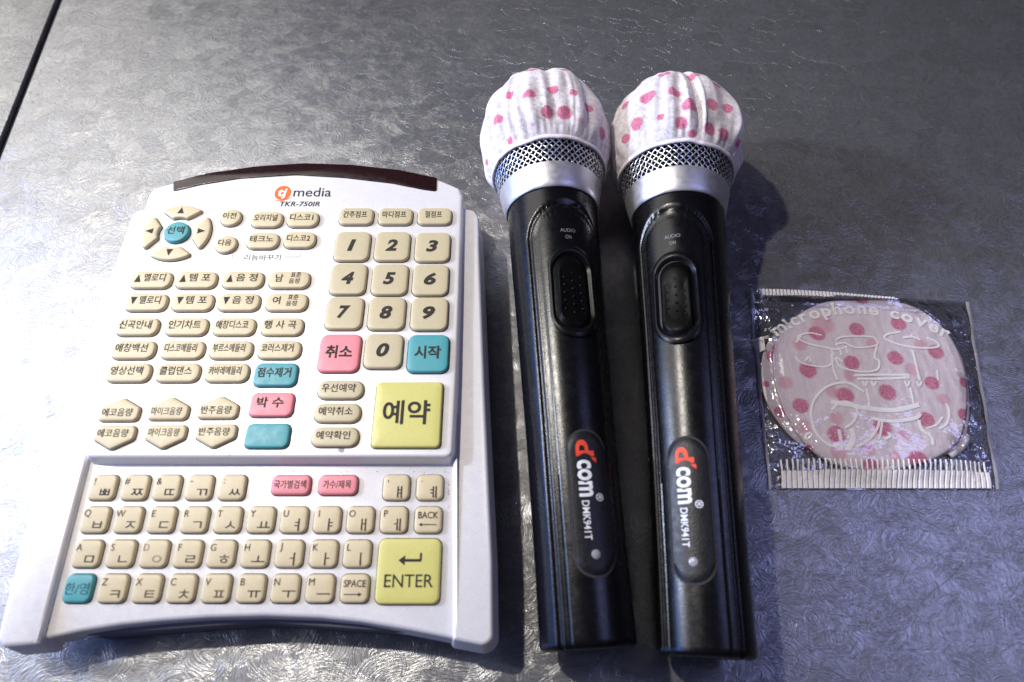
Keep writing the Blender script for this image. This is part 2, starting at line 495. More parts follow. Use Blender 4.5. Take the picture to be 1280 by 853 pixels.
def prism(name, outline, top, r=0.001, zb=-0.002, draft=0.0, nseg=4, dome=0.0, flange=0.0, zb_abs=None, mapf=None, close=True):
    """solid under the surface top(x, y) with rounded upper edges; zb is relative to the top unless zb_abs is given"""
    rings = prism_rings(outline, r, zb, draft, nseg, dome, flange)
    n = len(outline)
    V, Fc, mi = [], [], []
    for k, (pts, dz) in enumerate(rings):
        for p in pts:
            z = top(p.x, p.y) + dz
            if zb_abs is not None and k == 0: z = zb_abs
            V.append((p.x, p.y, z))
    for k in range(len(rings) - 1):
        for i in range(n):
            j = (i + 1) % n
            Fc.append((k * n + i, k * n + j, (k + 1) * n + j, (k + 1) * n + i))
            mi.append(1 if flange > 0 and k == 0 else 0)
    Fc.append(tuple(range((len(rings) - 1) * n, len(rings) * n))); mi.append(0)
    if close:
        Fc.append(tuple(range(n - 1, -1, -1))); mi.append(0)
    if mapf: V = [mapf(*v) for v in V]
    return mesh(name, V, Fc, True, mi)

def capsule(w, l, seg=12):
    r = w / 2
    h = l / 2 - r
    pts = [Vector((r * cos(a), h + r * sin(a))) for a in [pi * k / seg for k in range(seg + 1)]]
    pts += [Vector((r * cos(a), -h + r * sin(a))) for a in [pi + pi * k / seg for k in range(seg + 1)]]
    return pts

def rect(w, h, r, seg=5, lean=0.0):
    return round_poly([(-w / 2, -h / 2), (w / 2, -h / 2), (w / 2, h / 2), (-w / 2, h / 2)], r, seg)

def lathe(name, prof, n=96, cap=True, sharp=radians(42)):
    """profile (s along +Y, radius)"""
    V, Fc = [], []
    for s, r in prof:
        for i in range(n):
            a = 2 * pi * i / n
            V.append((r * sin(a), s, r * cos(a)))
    for k in range(len(prof) - 1):
        for i in range(n):
            j = (i + 1) % n
            Fc.append((k * n + i, (k + 1) * n + i, (k + 1) * n + j, k * n + j))
    if cap:
        Fc.append(tuple(range(n)))
        Fc.append(tuple(range(len(prof) * n - 1, (len(prof) - 1) * n - 1, -1)))
    me = mesh(name, V, Fc, True, None, sharp)
    fix(me)
    return me

def fix(me):
    bm = bmesh.new(); bm.from_mesh(me)
    bmesh.ops.recalc_face_normals(bm, faces=bm.faces)
    bm.to_mesh(me); bm.free()

# --- lettering
_glyph = {}
def text_geo(body, bold=0.0, shear=0.0, spacing=1.0):
    """flat lettering at font size 1 -> (verts, faces, bbox)"""
    key = (body, bold, shear, spacing)
    if key not in _glyph:
        c = bpy.data.curves.new('lettering', 'FONT')
        c.body, c.size, c.offset, c.shear, c.space_character = body, 1.0, bold, shear, spacing
        c.resolution_u = 4
        c.align_x, c.align_y = 'LEFT', 'BOTTOM_BASELINE'
        o = bpy.data.objects.new('lettering', c)
        COL.objects.link(o)
        dg = bpy.context.evaluated_depsgraph_get()
        me = bpy.data.meshes.new_from_object(o.evaluated_get(dg))
        v = [(p.co.x, p.co.y) for p in me.vertices]
        f = [tuple(p.vertices) for p in me.polygons]
        bpy.data.objects.remove(o); bpy.data.curves.remove(c); bpy.data.meshes.remove(me)
        xs, ys = [p[0] for p in v], [p[1] for p in v]
        _glyph[key] = (v, f, (min(xs), min(ys), max(xs), max(ys)))
    return _glyph[key]

class Ink:
    """collects lettering and strokes in a plane (metres)"""
    def __init__(self): self.v, self.f, self.m = [], [], []
    def add(self, v, f, mat=0):
        k = len(self.v)
        self.v += v
        self.f += [tuple(i + k for i in q) for q in f]
        self.m += [mat] * len(f)
    def fit(self, body, cx, cy, w, h, bold=0.0, shear=0.0, spacing=1.0, mat=0):
        v, f, (x0, y0, x1, y1) = text_geo(body, bold, shear, spacing)
        sx = w / (x1 - x0) if w else h / (y1 - y0)
        sy = h / (y1 - y0) if h else sx
        self.add([(cx + (x - (x0 + x1) / 2) * sx, cy + (y - (y0 + y1) / 2) * sy) for x, y in v], f, mat)
    def size(self, body, cx, cy, s, sx=1.0, bold=0.0, shear=0.0, mat=0):
        v, f, (x0, y0, x1, y1) = text_geo(body, bold, shear)
        self.add([(cx + (x - (x0 + x1) / 2) * s * sx, cy + (y - (y0 + y1) / 2) * s) for x, y in v], f, mat)
    def poly(self, pts, mat=0):
        pts = [tuple(p) for p in pts]
        if area2(pts) < 0: pts = pts[::-1]
        self.add(pts, [tuple(range(len(pts)))], mat)
    def stroke(self, pts, w, mat=0, closed=False):
        pts = [Vector(p) for p in pts]
        n = len(pts)
        V, Fc = [], []
        for i, p in enumerate(pts):
            a = pts[(i - 1) % n] if (closed or i > 0) else p
            b = pts[(i + 1) % n] if (closed or i < n - 1) else p
            d = (b - a)
            if d.length < 1e-9: d = Vector((1, 0))
            d.normalize()
            q = Vector((-d.y, d.x)) * (w / 2)
            V += [tuple(p - q), tuple(p + q)]
        for i in range(n - (0 if closed else 1)):
            j = (i + 1) % n
            Fc.append((2 * i, 2 * j, 2 * j + 1, 2 * i + 1))
        self.add(V, Fc, mat)
    def ellipse(self, cx, cy, rx, ry, mat=0, n=40, rot=0):
        self.poly([(cx + rx * cos(t) * cos(rot) - ry * sin(t) * sin(rot), cy + rx * cos(t) * sin(rot) + ry * sin(t) * cos(rot))
                   for t in [2 * pi * k / n for k in range(n)]], mat)
    def build(self, name, mats, parent=None, loc=(0, 0, 0), rot=None, mapf=None):
        V = [mapf(x, y) if mapf else (x, y, 0) for x, y in self.v]
        me = mesh('lettering_' + name, V, self.f, False, self.m)
        return obj(name, me, mats, parent, loc, rot)

def arc_ink(ink, body, cx, cy, R, a0, a1, h, bold=0.0, mat=0):
    """lettering along an arc: angles from a0 (start) to a1 (end), in radians"""
    adv = []
    x = 0.0
    for ch in body:
        if ch == ' ':
            adv.append((ch, x, 0.28)); x += 0.42; continue
        v, f, bb = text_geo(ch, bold)
        w = bb[2] - bb[0]
        adv.append((ch, x, w)); x += w + 0.10
    tot = x - 0.10
    xh = text_geo('x', bold)[2][3]
    k = h / xh
    for ch, x, w in adv:
        if ch == ' ': continue
        v, f, bb = text_geo(ch, bold)
        a = a0 + (a1 - a0) * ((x + w / 2) / tot)
        sc = abs(a1 - a0) * R / tot
        ux, uy = sin(a), -cos(a)            # reading direction on a clockwise arc
        nx, ny = cos(a), sin(a)
        px, py = cx + R * cos(a), cy + R * sin(a)
        pts = []
        for (gx, gy) in v:
            lx, ly = (gx - (bb[0] + bb[2]) / 2) * sc, gy * k
            pts.append((px + ux * lx + nx * ly, py + uy * lx + ny * ly))
        ink.add(pts, f, mat)

# ------------------------------------------------------------------ the table: two metal sheets with a dark joint
sa, sb = un(73, 0), un(0, 185)
sd = (sb - sa).normalized()
sa2, sb2 = sa - sd * 1.5, sb + sd * 1.5
snx = Vector((-sd.y, sd.x, 0))
if snx.x < 0: snx = -snx
gap = 0.0042
def sheet(a, b, side, wd):
    o = snx * side
    return round_poly([(p.x, p.y) for p in (a + o * gap / 2 , b + o * gap / 2, b + o * wd, a + o * wd)], 0)
for side, wd in ((1, 2.4), (-1, 1.2)):
    me = prism('table_sheet', sheet(sa2, sb2, side, wd), lambda x, y: 0.0, 0.0008, -0.003)
    structure(obj('table_panel', me, M['table']))
me = prism('joint', round_poly([(p.x, p.y) for p in (sa2 - snx * 1.2, sb2 - snx * 1.2, sb2 + snx * 2.4, sa2 + snx * 2.4)], 0), lambda x, y: -0.0032, 0.0005, -0.02)
structure(obj('table_base', me, M['seam']))

for px0, py0, px1, py1, wd in ((536, 217, 572, 203, 0.0006), (580, 200, 618, 190, 0.0005), (1150, 757, 1206, 702, 0.0005)):
    k_ = Ink()
    a_, b_ = un(px0, py0), un(px1, py1)
    n_ = 14
    k_.stroke([((a_ + (b_ - a_) * i / n_).x, (a_ + (b_ - a_) * i / n_).y + 0.0006 * sin(i * 0.5)) for i in range(n_ + 1)], wd)
    sm_ = M.setdefault('scratch', flat('scratch', (0.30, 0.30, 0.31), 0.5, 0.6)) if py0 < 400 else M.setdefault('scratch_dark', flat('scratch_dark', (0.08, 0.08, 0.10), 0.6, 0.22))
    structure(k_.build('table_scratch', [sm_], None, (0, 0, 0.00012)))

# ------------------------------------------------------------------ the remote control
Y_STEP = 0.088
KZ, KS = 0.0230, 0.060             # keyboard plane: height at the step, slope
PZ, PS = 0.0290, 0.012             # number plate plane
WZ, WS = 0.0252, 0.055             # side wings in front of the step
def kz(x, y): return KZ + KS * (y - Y_STEP)
def pz(x, y): return PZ + PS * (y - Y_STEP)
def wz(x, y):
    d = y - Y_STEP
    return WZ + (WS * d if d < 0 else 0.012 * d)
def unk(px, py, h=0.0): return un(px, py, KZ + h, KS, Y_STEP)
def unp(px, py, h=0.0): return un(px, py, PZ + h, PS, Y_STEP)
def unw(px, py):
    p = un(px, py, WZ, WS, Y_STEP)
    return p if p.y < Y_STEP else un(px, py, WZ, 0.012, Y_STEP)

RC = Vector((-0.10, 0.13, 0))
remote = empty('karaoke_remote', RC, 'off-white karaoke remote control with tan, pink, teal and yellow buttons lying left of the microphones', 'remote control')
def R2(pts): return [Vector((p.x - RC.x, p.y - RC.y)) for p in pts]
def shift(f): return lambda x, y: f(x + RC.x, y + RC.y)

# keyboard bed between the wings, with its concave front
front = [(50, 801), (100, 790), (150, 782), (200, 777), (260, 772.5), (330, 770.5), (400, 773), (450, 778), (510, 788), (566, 799)]
bed = [unk(*p) for p in front]
bed = [bed[0] + Vector((-0.003, 0, 0))] + bed + [bed[-1] + Vector((0.003, 0, 0))]
bl, br = unk(106, 560), unk(564, 560)
bed += [br + Vector((0.004, 0, 0)), bl + Vector((-0.004, 0, 0))]
me = prism('keyboard_bed', round_poly(R2(bed), 0.0004), shift(kz), 0.0016, -0.01, 0.0008, 5, zb_abs=0.0105)
obj('keyboard_panel', me, M['shell'], remote)
# side wings
lw = [unw(*p) for p in [(48, 806), (2, 810), (-6, 800), (6, 752), (35, 640), (70, 530), (104, 432), (140, 336), (164, 268), (172, 262), (196, 258)]]
lw += [unw(150, 420), unw(109, 575)]
rad = [0.0006, 0.003, 0.003, 0, 0.02, 0, 0, 0.02, 0.003, 0.003, 0.0005, 0, 0.0005]
me = prism('wing', round_poly(R2(lw), rad), shift(wz), 0.0018, -0.01, 0.0014, 6, zb_abs=0.009)
obj('side_wing', me, M['shell'], remote)
rw = [unw(*p) for p in [(566, 800), (606, 808), (617, 800), (616, 700), (611, 590), (606, 480), (602, 370), (598, 270), (592, 262), (570, 258)]]
rw += [unw(567, 420), unw(566, 575)]
rad = [0.0006, 0.004, 0.004, 0, 0, 0, 0, 0.003, 0.003, 0.0005, 0, 0.0005]
me = prism('wing', round_poly(R2(rw), rad), shift(wz), 0.0016, -0.01, 0.0016, 6, zb_abs=0.009)
obj('side_wing', me, M['shell'], remote)
# raised plate with the number keys; the arc at its back holds the dark window
pl = [unp(*p) for p in [(104, 572), (566, 572), (571, 470), (575, 360), (578, 246), (574, 235), (547, 223.5), (500, 214), (440, 207.5), (380, 205.5), (320, 209.5), (260, 218), (217, 228), (192, 235), (185, 244), (170, 300), (148, 400), (125, 490)]]
rad = [0.0025, 0.003, 0, 0, 0.002, 0.002] + [0.03] * 7 + [0.003, 0.003, 0, 0, 0]
me = prism('plate', round_poly(R2(pl), rad, 4), shift(pz), 0.0014, -0.0075, 0.0022, 5, zb_abs=0.016)
obj('number_panel', me, M['shell'], remote)
iw = [unp(*p) for p in [(216.5, 240), (217, 228), (260, 217), (320, 208.5), (380, 204.5), (440, 206.5), (500, 213), (546.5, 223), (546, 240), (530, 238), (490, 230), (430, 223), (370, 219.5), (300, 224), (250, 232)]]
me = prism('window', round_poly(R2(iw), [0.001, 0.0006] + [0.03] * 5 + [0.0006, 0.001] + [0.03] * 6, 4), lambda x, y: pz(0, y + RC.y) + 0.0005, 0.0005, -0.004, 0.0001, 3)
obj('infrared_window', me, M['ir'], remote)
# dark underside
ub = [un(*p, 0.0145) for p in [(95, 795), (330, 778), (595, 797), (585, 300), (235, 300)]]
me = prism('underside', round_poly(R2(ub), 0.004), lambda x, y: 0.0145, 0.0005, -0.01, zb_abs=0.001)
obj('underside', me, M['shell_dark'], remote)

KT, PT = math.atan(KS), math.atan(PS)
def add_button(name, where, px, py, me, h, label=None):
    """a button mesh whose local z = 0 lies on the panel, its top face centred on the photo's pixel"""
    if where == 'k':
        p = unk(px, py, h); tilt = KT
        p.z -= h
    else:
        p = unp(px, py, h); tilt = PT
        p.z -= h
    o = obj(name, me, None, remote, p - RC, (tilt, 0, 0))
    if label: o['label'] = label
    return o

def button_mesh(outline, h, mat, r=0.00075, dome=0.00015, gap=0.0004):
    me = prism('button', outline, lambda x, y: h - dome, r, -h + dome + 0.0001, 0.0001, 4, dome, gap)
    me.materials.append(M[mat]); me.materials.append(M['gap'])
    return me

def scale_at(where, px, py):
    f = unk if where == 'k' else unp
    a, b = f(px - 10, py), f(px + 10, py)
    c, d = f(px, py - 10), f(px, py + 10)
    return (b - a).length / 20, (c - d).length / 20      # metres per pixel across, along

BH = 0.0018
def legend(btn, ink, mats, h=BH):
    return ink.build('legend', mats, btn, (0, 0, h + 0.00006))

_bm = {}
def shape(key, w, h, r, mat, hb=BH, **kw):
    if key not in _bm: _bm[key] = button_mesh(rect(w, h, r), hb, mat, **kw)
    return _bm[key]

# --- word buttons of the number plate
def word(px, py, w, h, body, mat='tan', cover=0.80, hh=0.50, corner=0.42, bold=0.012, ink='ink', key=None, dx=-0.03, dy=0.07, name='function_button', spacing=1.0):
    sx, sy = scale_at('p', px, py)
    W_, H_ = w * sx, h * sy
    me = _bm.get(key) if key else None
    if me is None:
        me = button_mesh(rect(W_, H_, min(W_, H_) * corner), BH, mat)
        if key: _bm[key] = me
    b = add_button(name, 'p', px, py, me, BH)
    if body:
        k = Ink()
        k.fit(body, dx * W_, dy * H_, W_ * cover, H_ * hh, bold, 0, spacing)
        legend(b, k, M[ink])
    return b

for px, py, t in [(333, 273.5, '오리지널'), (378, 273, '디스코1'), (328, 300, '테크노'), (374, 299, '디스코2')]:
    word(px, py, 39, 18.5, t, key='rhythm', cover=0.74, hh=0.44)
for px, py, t in [(445, 269.5, '간주점프'), (494, 269.5, '마디점프'), (543, 269.5, '절점프')]:
    word(px, py, 42, 20, t, 'tan_dark', key='jump', corner=0.30, cover=0.70 if len(t) > 3 else 0.5, hh=0.40)
for px, py, t in [(288, 271, '이전'), (282, 304.5, '다음')]:
    sx, sy = scale_at('p', px, py)
    r = 13 * sx
    if 'round' not in _bm:
        _bm['round'] = button_mesh([Vector((r * cos(a), r * sin(a) * 0.97)) for a in [2 * pi * k / 32 for k in range(32)]], BH, 'tan')
    b = add_button('round_button', 'p', px, py, _bm['round'], BH)
    k = Ink(); k.fit(t, -r * 0.1, r * 0.12, r * 1.25, r * 0.72, 0.012)
    legend(b, k, M['ink'])
def tri(k, cx, cy, w, h, ang):
    p = [Vector((-w / 2, -h / 2)), Vector((w / 2, -h / 2)), Vector((0, h / 2))]
    k.poly([(cx + q.x * cos(ang) - q.y * sin(ang), cy + q.x * sin(ang) + q.y * cos(ang)) for q in p])
# direction pad
sx, sy = scale_at('p', 220, 289)
RO, RI = 42.0 * sx, 23.0 * sx
def sector(ang, half):
    pts = [(RO * cos(a), RO * sin(a)) for a in [ang - half + 2 * half * k / 8 for k in range(9)]]
    hi = half * 0.62
    pts += [(RI * cos(a), RI * sin(a)) for a in [ang + hi - 2 * hi * k / 5 for k in range(6)]]
    c = Vector((cos(ang), sin(ang))) * (RO + RI) / 2
    return [Vector(p) - c for p in pts], c
pc = unp(220, 289.5, BH)
for ang in (pi / 2, 0, pi, -pi / 2):
    pts, c = sector(ang, radians(37))
    out = round_poly(pts, [0.0012] + [0] * 7 + [0.0012, 0.0008] + [0] * 4 + [0.0008], 4)
    me = button_mesh(out, BH, 'tan', r=0.0007)
    o = obj('arrow_button', me, None, remote, Vector((pc.x + c.x, pc.y + c.y, pz(0, pc.y + c.y))) - RC, (PT, 0, 0))
    k = Ink(); tri(k, -0.0004, 0.0003, 0.0030, 0.0036, ang - pi / 2)
    legend(o, k, M['ink'])
r = 15.5 * sx
me = button_mesh([Vector((r * cos(a), r * sin(a))) for a in [2 * pi * k / 36 for k in range(36)]], BH * 1.15, 'teal')
b = add_button('select_button', 'p', 220, 289, me, BH * 1.15)
k = Ink(); k.fit('선택', -r * 0.05, r * 0.1, r * 1.35, r * 0.75, 0.015)
legend(b, k, M['ink'], BH * 1.15)
# digits
for t, px, py in [('1', 440, 307), ('2', 490, 307), ('3', 540.5, 308), ('4', 435, 348), ('5', 487, 348.5), ('6', 538, 349),
                  ('7', 430, 390.5), ('8', 483, 391), ('9', 536.5, 391.5), ('0', 479, 438)]:
    sx, sy = scale_at('p', 483, 360)
    me = shape('digit', 45 * sx, 38.5 * sy, 0.0032, 'tan_dark')
    b = add_button('number_button', 'p', px, py, me, BH)
    k = Ink(); k.fit(t, -0.0002, 0.0002, 0.0036 if t == '1' else 0.0053, 0.0064, 0.045, 0.2)
    legend(b, k, M['ink'])
for t, px, py, mat, nm in [('취소', 424, 440.5, 'pink', 'cancel_button'), ('시작', 535, 441, 'teal', 'start_button')]:
    sx, sy = scale_at('p', px, py)
    me = button_mesh(rect(51 * sx, 46.5 * sy, 0.0032), BH, mat)
    b = add_button(nm, 'p', px, py, me, BH)
    k = Ink(); k.fit(t, -0.0002, 0.0003, 33 * sx, 16 * sy, 0.03)
    legend(b, k, M['ink'])
# tempo, melody and song rows
for y, xs, ts in [(349, (188, 244.5, 303, 361), ('멜로디', '템 포', '음 정', '남')), (377, (182, 240, 298, 357.5), ('멜로디', '템 포', '음 정', '여'))]:
    for i, (px, t) in enumerate(zip(xs, ts)):
        b = word(px, y, 51, 20, None, key='row_a', corner=0.40)
        sx, sy = scale_at('p', px, y)
        k = Ink()
        if i < 3:
            tri(k, -15.5 * sx, 1.0 * sy, 8 * sx, 9 * sy, 0 if y < 360 else pi)
            k.fit(t, 5 * sx, 2 * sy, 26 * sx, 9.5 * sy, 0.012)
        else:
            k.fit(t, -12 * sx, 1.5 * sy, 9.5 * sx, 9.5 * sy, 0.014)
            k.fit('표준', 8 * sx, 5.2 * sy, 13 * sx, 6.2 * sy, 0.012)
            k.fit('음정', 7 * sx, -2.2 * sy, 13 * sx, 6.2 * sy, 0.012)
        legend(b, k, M['ink'])
for y, xs, ts in [(407.5, (171, 232.5, 292, 352), ('신곡안내', '인기차트', '애창디스코', '행 사 곡')),
                  (436.5, (166, 227.5, 288, 348.5), ('애창백선', '디스코메들리', '부르스메들리', '코러스제거')),
                  (465, (160, 221.5, 283), ('영상선택', '클럽댄스', '카바레메들리'))]:
    for px, t in zip(xs, ts):
        word(px, y, 52.5, 21, t, key='row_b', corner=0.40, cover=0.76, hh=0.48, dx=-0.04, dy=0.08)
word(344, 467.5, 53.5, 28.5, '점수제거', 'teal', cover=0.78, hh=0.42, corner=0.28, bold=0.02)
word(339, 505, 54, 29.5, '박 수', 'pink', cover=0.62, hh=0.44, corner=0.25, bold=0.025)
word(333.5, 544, 55, 30, None, 'teal', corner=0.25)
for px, py, t in [(425, 486.5, '우선예약'), (421, 515.5, '예약취소'), (418, 545.5, '예약확인')]:
    word(px, py, 57, 22.5, t, 'tan_dark', key='reserve', corner=0.45, cover=0.74, hh=0.46)
b = word(509.5, 517, 84, 81, '예약', 'yellow', corner=0.07, cover=0.70, hh=0.37, bold=0.02, dx=-0.02, dy=0.02, name='reserve_button')
# volume buttons, pointed up and down
sx, sy = scale_at('p', 210, 528)
w_, h_ = 50 * sx, 28.5 * sy
hexa = [(-w_ / 2, -h_ * 0.45), (w_ / 2, -h_ * 0.45), (w_ / 2, h_ * 0.12), (0, h_ * 0.55), (-w_ / 2, h_ * 0.12)]
up = button_mesh(round_poly(hexa, [0.0022, 0.0022, 0.0018, 0.002, 0.0018], 5), BH, 'tan')
dn = button_mesh(round_poly([(x, -y) for x, y in hexa], [0.0022, 0.0022, 0.0018, 0.002, 0.0018], 5), BH, 'tan')
for me, pts, dy in [(up, ((149, 512.5), (210.5, 511), (272.5, 509.5)), -0.10), (dn, ((141.5, 545), (205.5, 544), (268.5, 543)), 0.12)]:
    for (px, py), t in zip(pts, ('에코음량', '마이크음량', '반주음량')):
        b = add_button('volume_button', 'p', px, py, me, BH)
        k = Ink(); k.fit(t, -0.03 * w_, dy * h_, w_ * 0.76, h_ * 0.34, 0.008)
        legend(b, k, M['ink_worn'] if t == '마이크음량' else M['ink'])

# --- keyboard
sx, sy = scale_at('k', 300, 670)
LW, LH = 34.0 * sx, 33.0 * sy
key_me = shape('letter', LW, LH, 0.0022, 'tan')
PX = 1 / 3.45e3
def letter(px, py, a, j, ink='ink_worn', name='letter_key'):
    b = add_button(name, 'k', px, py, key_me, BH)
    k = Ink()
    if a: k.size(a, -LW * 0.30, LH * 0.22, 0.0036, 0.92, 0.0)
    if j: k.size(j, LW * 0.15, -LH * 0.20, 0.0050, 1.15, 0.006)
    legend(b, k, M[ink])
    return b
def row(y, xs, pairs, ink='ink_worn'):
    for px, (a, j) in zip(xs, pairs):
        letter(px, y, a, j, 'ink_faded' if a in ('D',) else ('ink' if px > 300 else ink))
row(608.5, (127.5, 168, 208, 248.5, 289.5), (('!', 'ㅃ'), ('#', 'ㅉ'), ('&', 'ㄸ'), ('-', 'ㄲ'), (':', 'ㅆ')), 'ink')
row(608.5, (495, 537), (("'", 'ㅒ'), ('·', 'ㅖ')), 'ink')
row(649, (118, 159.5, 201, 242.5, 284, 325.5, 367, 408.5, 450, 492), tuple(zip('QWERTYUIOP', 'ㅂㅈㄷㄱㅅㅛㅕㅑㅐㅔ')))
row(691.5, (108, 150, 192, 234, 276, 318.5, 361, 404, 446), tuple(zip('ASDFGHJKL', 'ㅁㄴㅇㄹㅎㅗㅓㅏㅣ')))
row(735, (140, 183, 226, 269.5, 313, 356, 399.5), tuple(zip('ZXCVBNM', 'ㅋㅌㅊㅍㅠㅜㅡ')))
def arrow(k, x0, x1, y, w, hw, hl):
    d = 1 if x1 > x0 else -1
    k.poly([(x0, y - w / 2), (x1 - d * hl, y - w / 2), (x1 - d * hl, y - hw / 2), (x1, y), (x1 - d * hl, y + hw / 2), (x1 - d * hl, y + w / 2), (x0, y + w / 2)])
b = add_button('back_key', 'k', 535, 649, key_me, BH)
k = Ink(); k.fit('BACK', 0, LH * 0.16, LW * 0.74, LH * 0.26, 0.012); arrow(k, LW * 0.32, -LW * 0.34, -LH * 0.2, 0.00035, 0.0014, 0.0013)
legend(b, k, M['ink'])
b = add_button('space_key', 'k', 443, 735, key_me, BH)
k = Ink(); k.fit('SPACE', 0, LH * 0.16, LW * 0.78, LH * 0.25, 0.012); arrow(k, -LW * 0.36, LW * 0.28, -LH * 0.22, 0.00035, 0.0014, 0.0013)
legend(b, k, M['ink'])
me = shape('letter_teal', LW, LH, 0.0022, 'teal')
b = add_button('language_key', 'k', 97, 735, me, BH)
k = Ink(); k.fit('한/영', -LW * 0.03, -LH * 0.02, LW * 0.84, LH * 0.42, 0.006)
legend(b, k, M['ink_teal'])
for px, t in ((363, '국가별검색'), (422, '가수/제목')):
    me = shape('search', 50 * sx, 25.5 * sy, 0.0022, 'pink')
    b = add_button('search_button', 'k', px, 605.5, me, BH)
    k = Ink(); k.fit(t, -0.0002, 0.0001, 41 * sx if len(t) > 4 and '/' not in t else 36 * sx, 11 * sy, 0.008)
    legend(b, k, M['ink'])
me = button_mesh(rect(77 * sx, 77 * sy, 0.0026), BH, 'yellow')
b = add_button('enter_key', 'k', 510.5, 713, me, BH)
k = Ink()
k.fit('ENTER', 0.0003, -12 * sy, 59 * sx, 15 * sy, 0.004)
arrow(k, 15 * sx, -13 * sx, 12 * sy, 0.0010, 0.0036, 0.0024)
k.poly([(13 * sx, 12 * sy), (15.5 * sx, 12 * sy), (15.5 * sx, 21 * sy), (13 * sx, 21 * sy)])
legend(b, k, M['ink'])

# --- print on the plate: maker's mark, type number, bracket under the rhythm buttons
c = unp(378, 242)
sx, sy = scale_at('p', 378, 242)
k = Ink()
def q(px, py): return ((px - 378) * sx, -(py - 242) * sy)
k.ellipse(*q(353.5, 241.5), 10.2 * sx, 8.8 * sy, 1)
x, y = q(353, 242)
logo = Ink()
logo.fit('tj', x, y - 0.6 * sy, 11.5 * sx, 12.5 * sy, 0.03, 0.12)
k.fit('media', *q(390.5, 240.5), 47 * sx, 11 * sy, 0.004)
k.fit('TKR-750IR', *q(377.5, 255), 50 * sx, 6 * sy, 0.02, 0.15, 1.05)
k.stroke([q(346 + 18 * t, 250.5 - 3.5 * t * t + 1.2 * sin(t * pi)) for t in [i / 10 for i in range(11)]], 0.0004, 1)
k.build('maker_mark', [M['ink'], M['orange']], remote, c - RC + Vector((0, 0, 0.00008)), (PT, 0, 0))
logo.build('maker_mark_letters', [M['shell']], remote, c - RC + Vector((0, 0, 0.00016)), (PT, 0, 0)).name = 'maker_letters'
k = Ink()
k.fit('리듬바꾸기', *q(345, 317), 43 * sx * 1.0, 6.5 * sy, 0.0)
for pts in ([(309, 314), (309, 317.5), (320, 317.5)], [(371, 316.5), (389, 316.5), (390, 313.5)]):
    k.stroke([q(*p) for p in pts], 0.00022)
k.build('panel_print', [M['ink_worn']], remote, c - RC + Vector((0, 0, 0.00008)), (PT, 0, 0))
# wear: a chip on the right wing, dust in the corner of the keyboard bed, scuffs
k = Ink()
rnd = random.Random(3)
def blot(k, x, y, r, n=11):
    k.poly([(x + r * (0.6 + 0.6 * rnd.random()) * cos(a), y + r * (0.5 + 0.4 * rnd.random()) * sin(a)) for a in [2 * pi * i / n for i in range(n)]])
for px, py, r_ in [(427, 563, 0.0014), (486, 560, 0.0003), (316, 442, 0.0003), (276, 394, 0.0006), (287, 569, 0.0003), (150, 300, 0.0003)]:
    p = unp(px, py)
    blot(k, p.x - RC.x, p.y - RC.y, r_)
k.build('scuff_mark', [flat('scuff_grey', (0.42, 0.40, 0.40), 0.7)], remote, mapf=lambda x, y: (x, y, pz(0, y + RC.y) + 0.00005))
k = Ink()
for i in range(70):
    if i < 45: px, py = 330 + rnd.random() * 240, 589 + rnd.random() * 3
    else: px, py = 562 - rnd.random() * 3, 590 + rnd.random() * 60
    p = unk(px, py)
    blot(k, p.x - RC.x, p.y - RC.y, 0.00008 + 0.0003 * rnd.random() ** 2, 7)
k.build('dirt_speck', [flat('dirt_brown', (0.30, 0.26, 0.22), 0.9)], remote, mapf=lambda x, y: (x, y, kz(0, y + RC.y) + 0.00005))['kind'] = 'stuff'

# ------------------------------------------------------------------ the microphones (local: axis along +Y from the tail, +Z up)
def r_body(s):
    pts = [(0, 0.0172), (0.03, 0.0172), (0.08, 0.0178), (0.13, 0.0192), (0.165, 0.0203), (0.19, 0.0208)]
    for (a, ra), (b, rb) in zip(pts, pts[1:]):
        if s <= b:
            t = max(0, (s - a) / (b - a))
            return ra + (rb - ra) * t
    return pts[-1][1]
S_RING0, S_RING1 = 0.1855, 0.1975
ARCH = 0.1765
def half_w(s): return 0.80 * r_body(s)

def smooth(a, b, x):
    t = max(0, min(1, (x - a) / (b - a)))
    return t * t * (3 - 2 * t)

def body_mesh():
    """tapered tube with a raised long panel (arched at the head end) bounded by a groove"""
    ss = [0.0, 0.00025, 0.0006, 0.0011, 0.0018]
    ss += [0.0018 + (S_RING0 - 0.0018) * k / 150 for k in range(1, 151)]
    n = 260
    V, Fc = [], []
    for k, s in enumerate(ss):
        rb = r_body(s)
        cut = [0.0022, 0.0013, 0.0006, 0.0002, 0][k] if k < 5 else 0
        w = half_w(s)
        wa = half_w(ARCH)
        for i in range(n):
            # denser samples near the panel edges
            th = -pi + 2 * pi * i / n
            x = rb * th
            if s > ARCH - wa:
                d = sqrt(x * x + (s - (ARCH - wa)) ** 2) - wa
            else:
                d = abs(x) - w
            h = 0.0007 * (1 - smooth(-0.0007, 0.0, d))
            g = -0.0010 * smooth(-0.0002, 0.0006, d) * (1 - smooth(0.0012, 0.0024, d))
            lip = 0.00035 * exp(-((d + 0.0012) / 0.0006) ** 2)
            # second fine line inside the panel
            fl = -0.00025 * exp(-((d + 0.0034) / 0.0003) ** 2)
            r = rb - cut + h + g + lip + fl
            V.append((r * sin(th), s, r * cos(th)))
    for k in range(len(ss) - 1):
        for i in range(n):
            j = (i + 1) % n
            Fc.append((k * n + i, k * n + j, (k + 1) * n + j, (k + 1) * n + i))
    Fc.append(tuple(range(n - 1, -1, -1)))
    Fc.append(tuple(range((len(ss) - 1) * n, len(ss) * n)))
    me = mesh('mic_body', V, Fc, True, None, radians(50))
    fix(me)
    return me

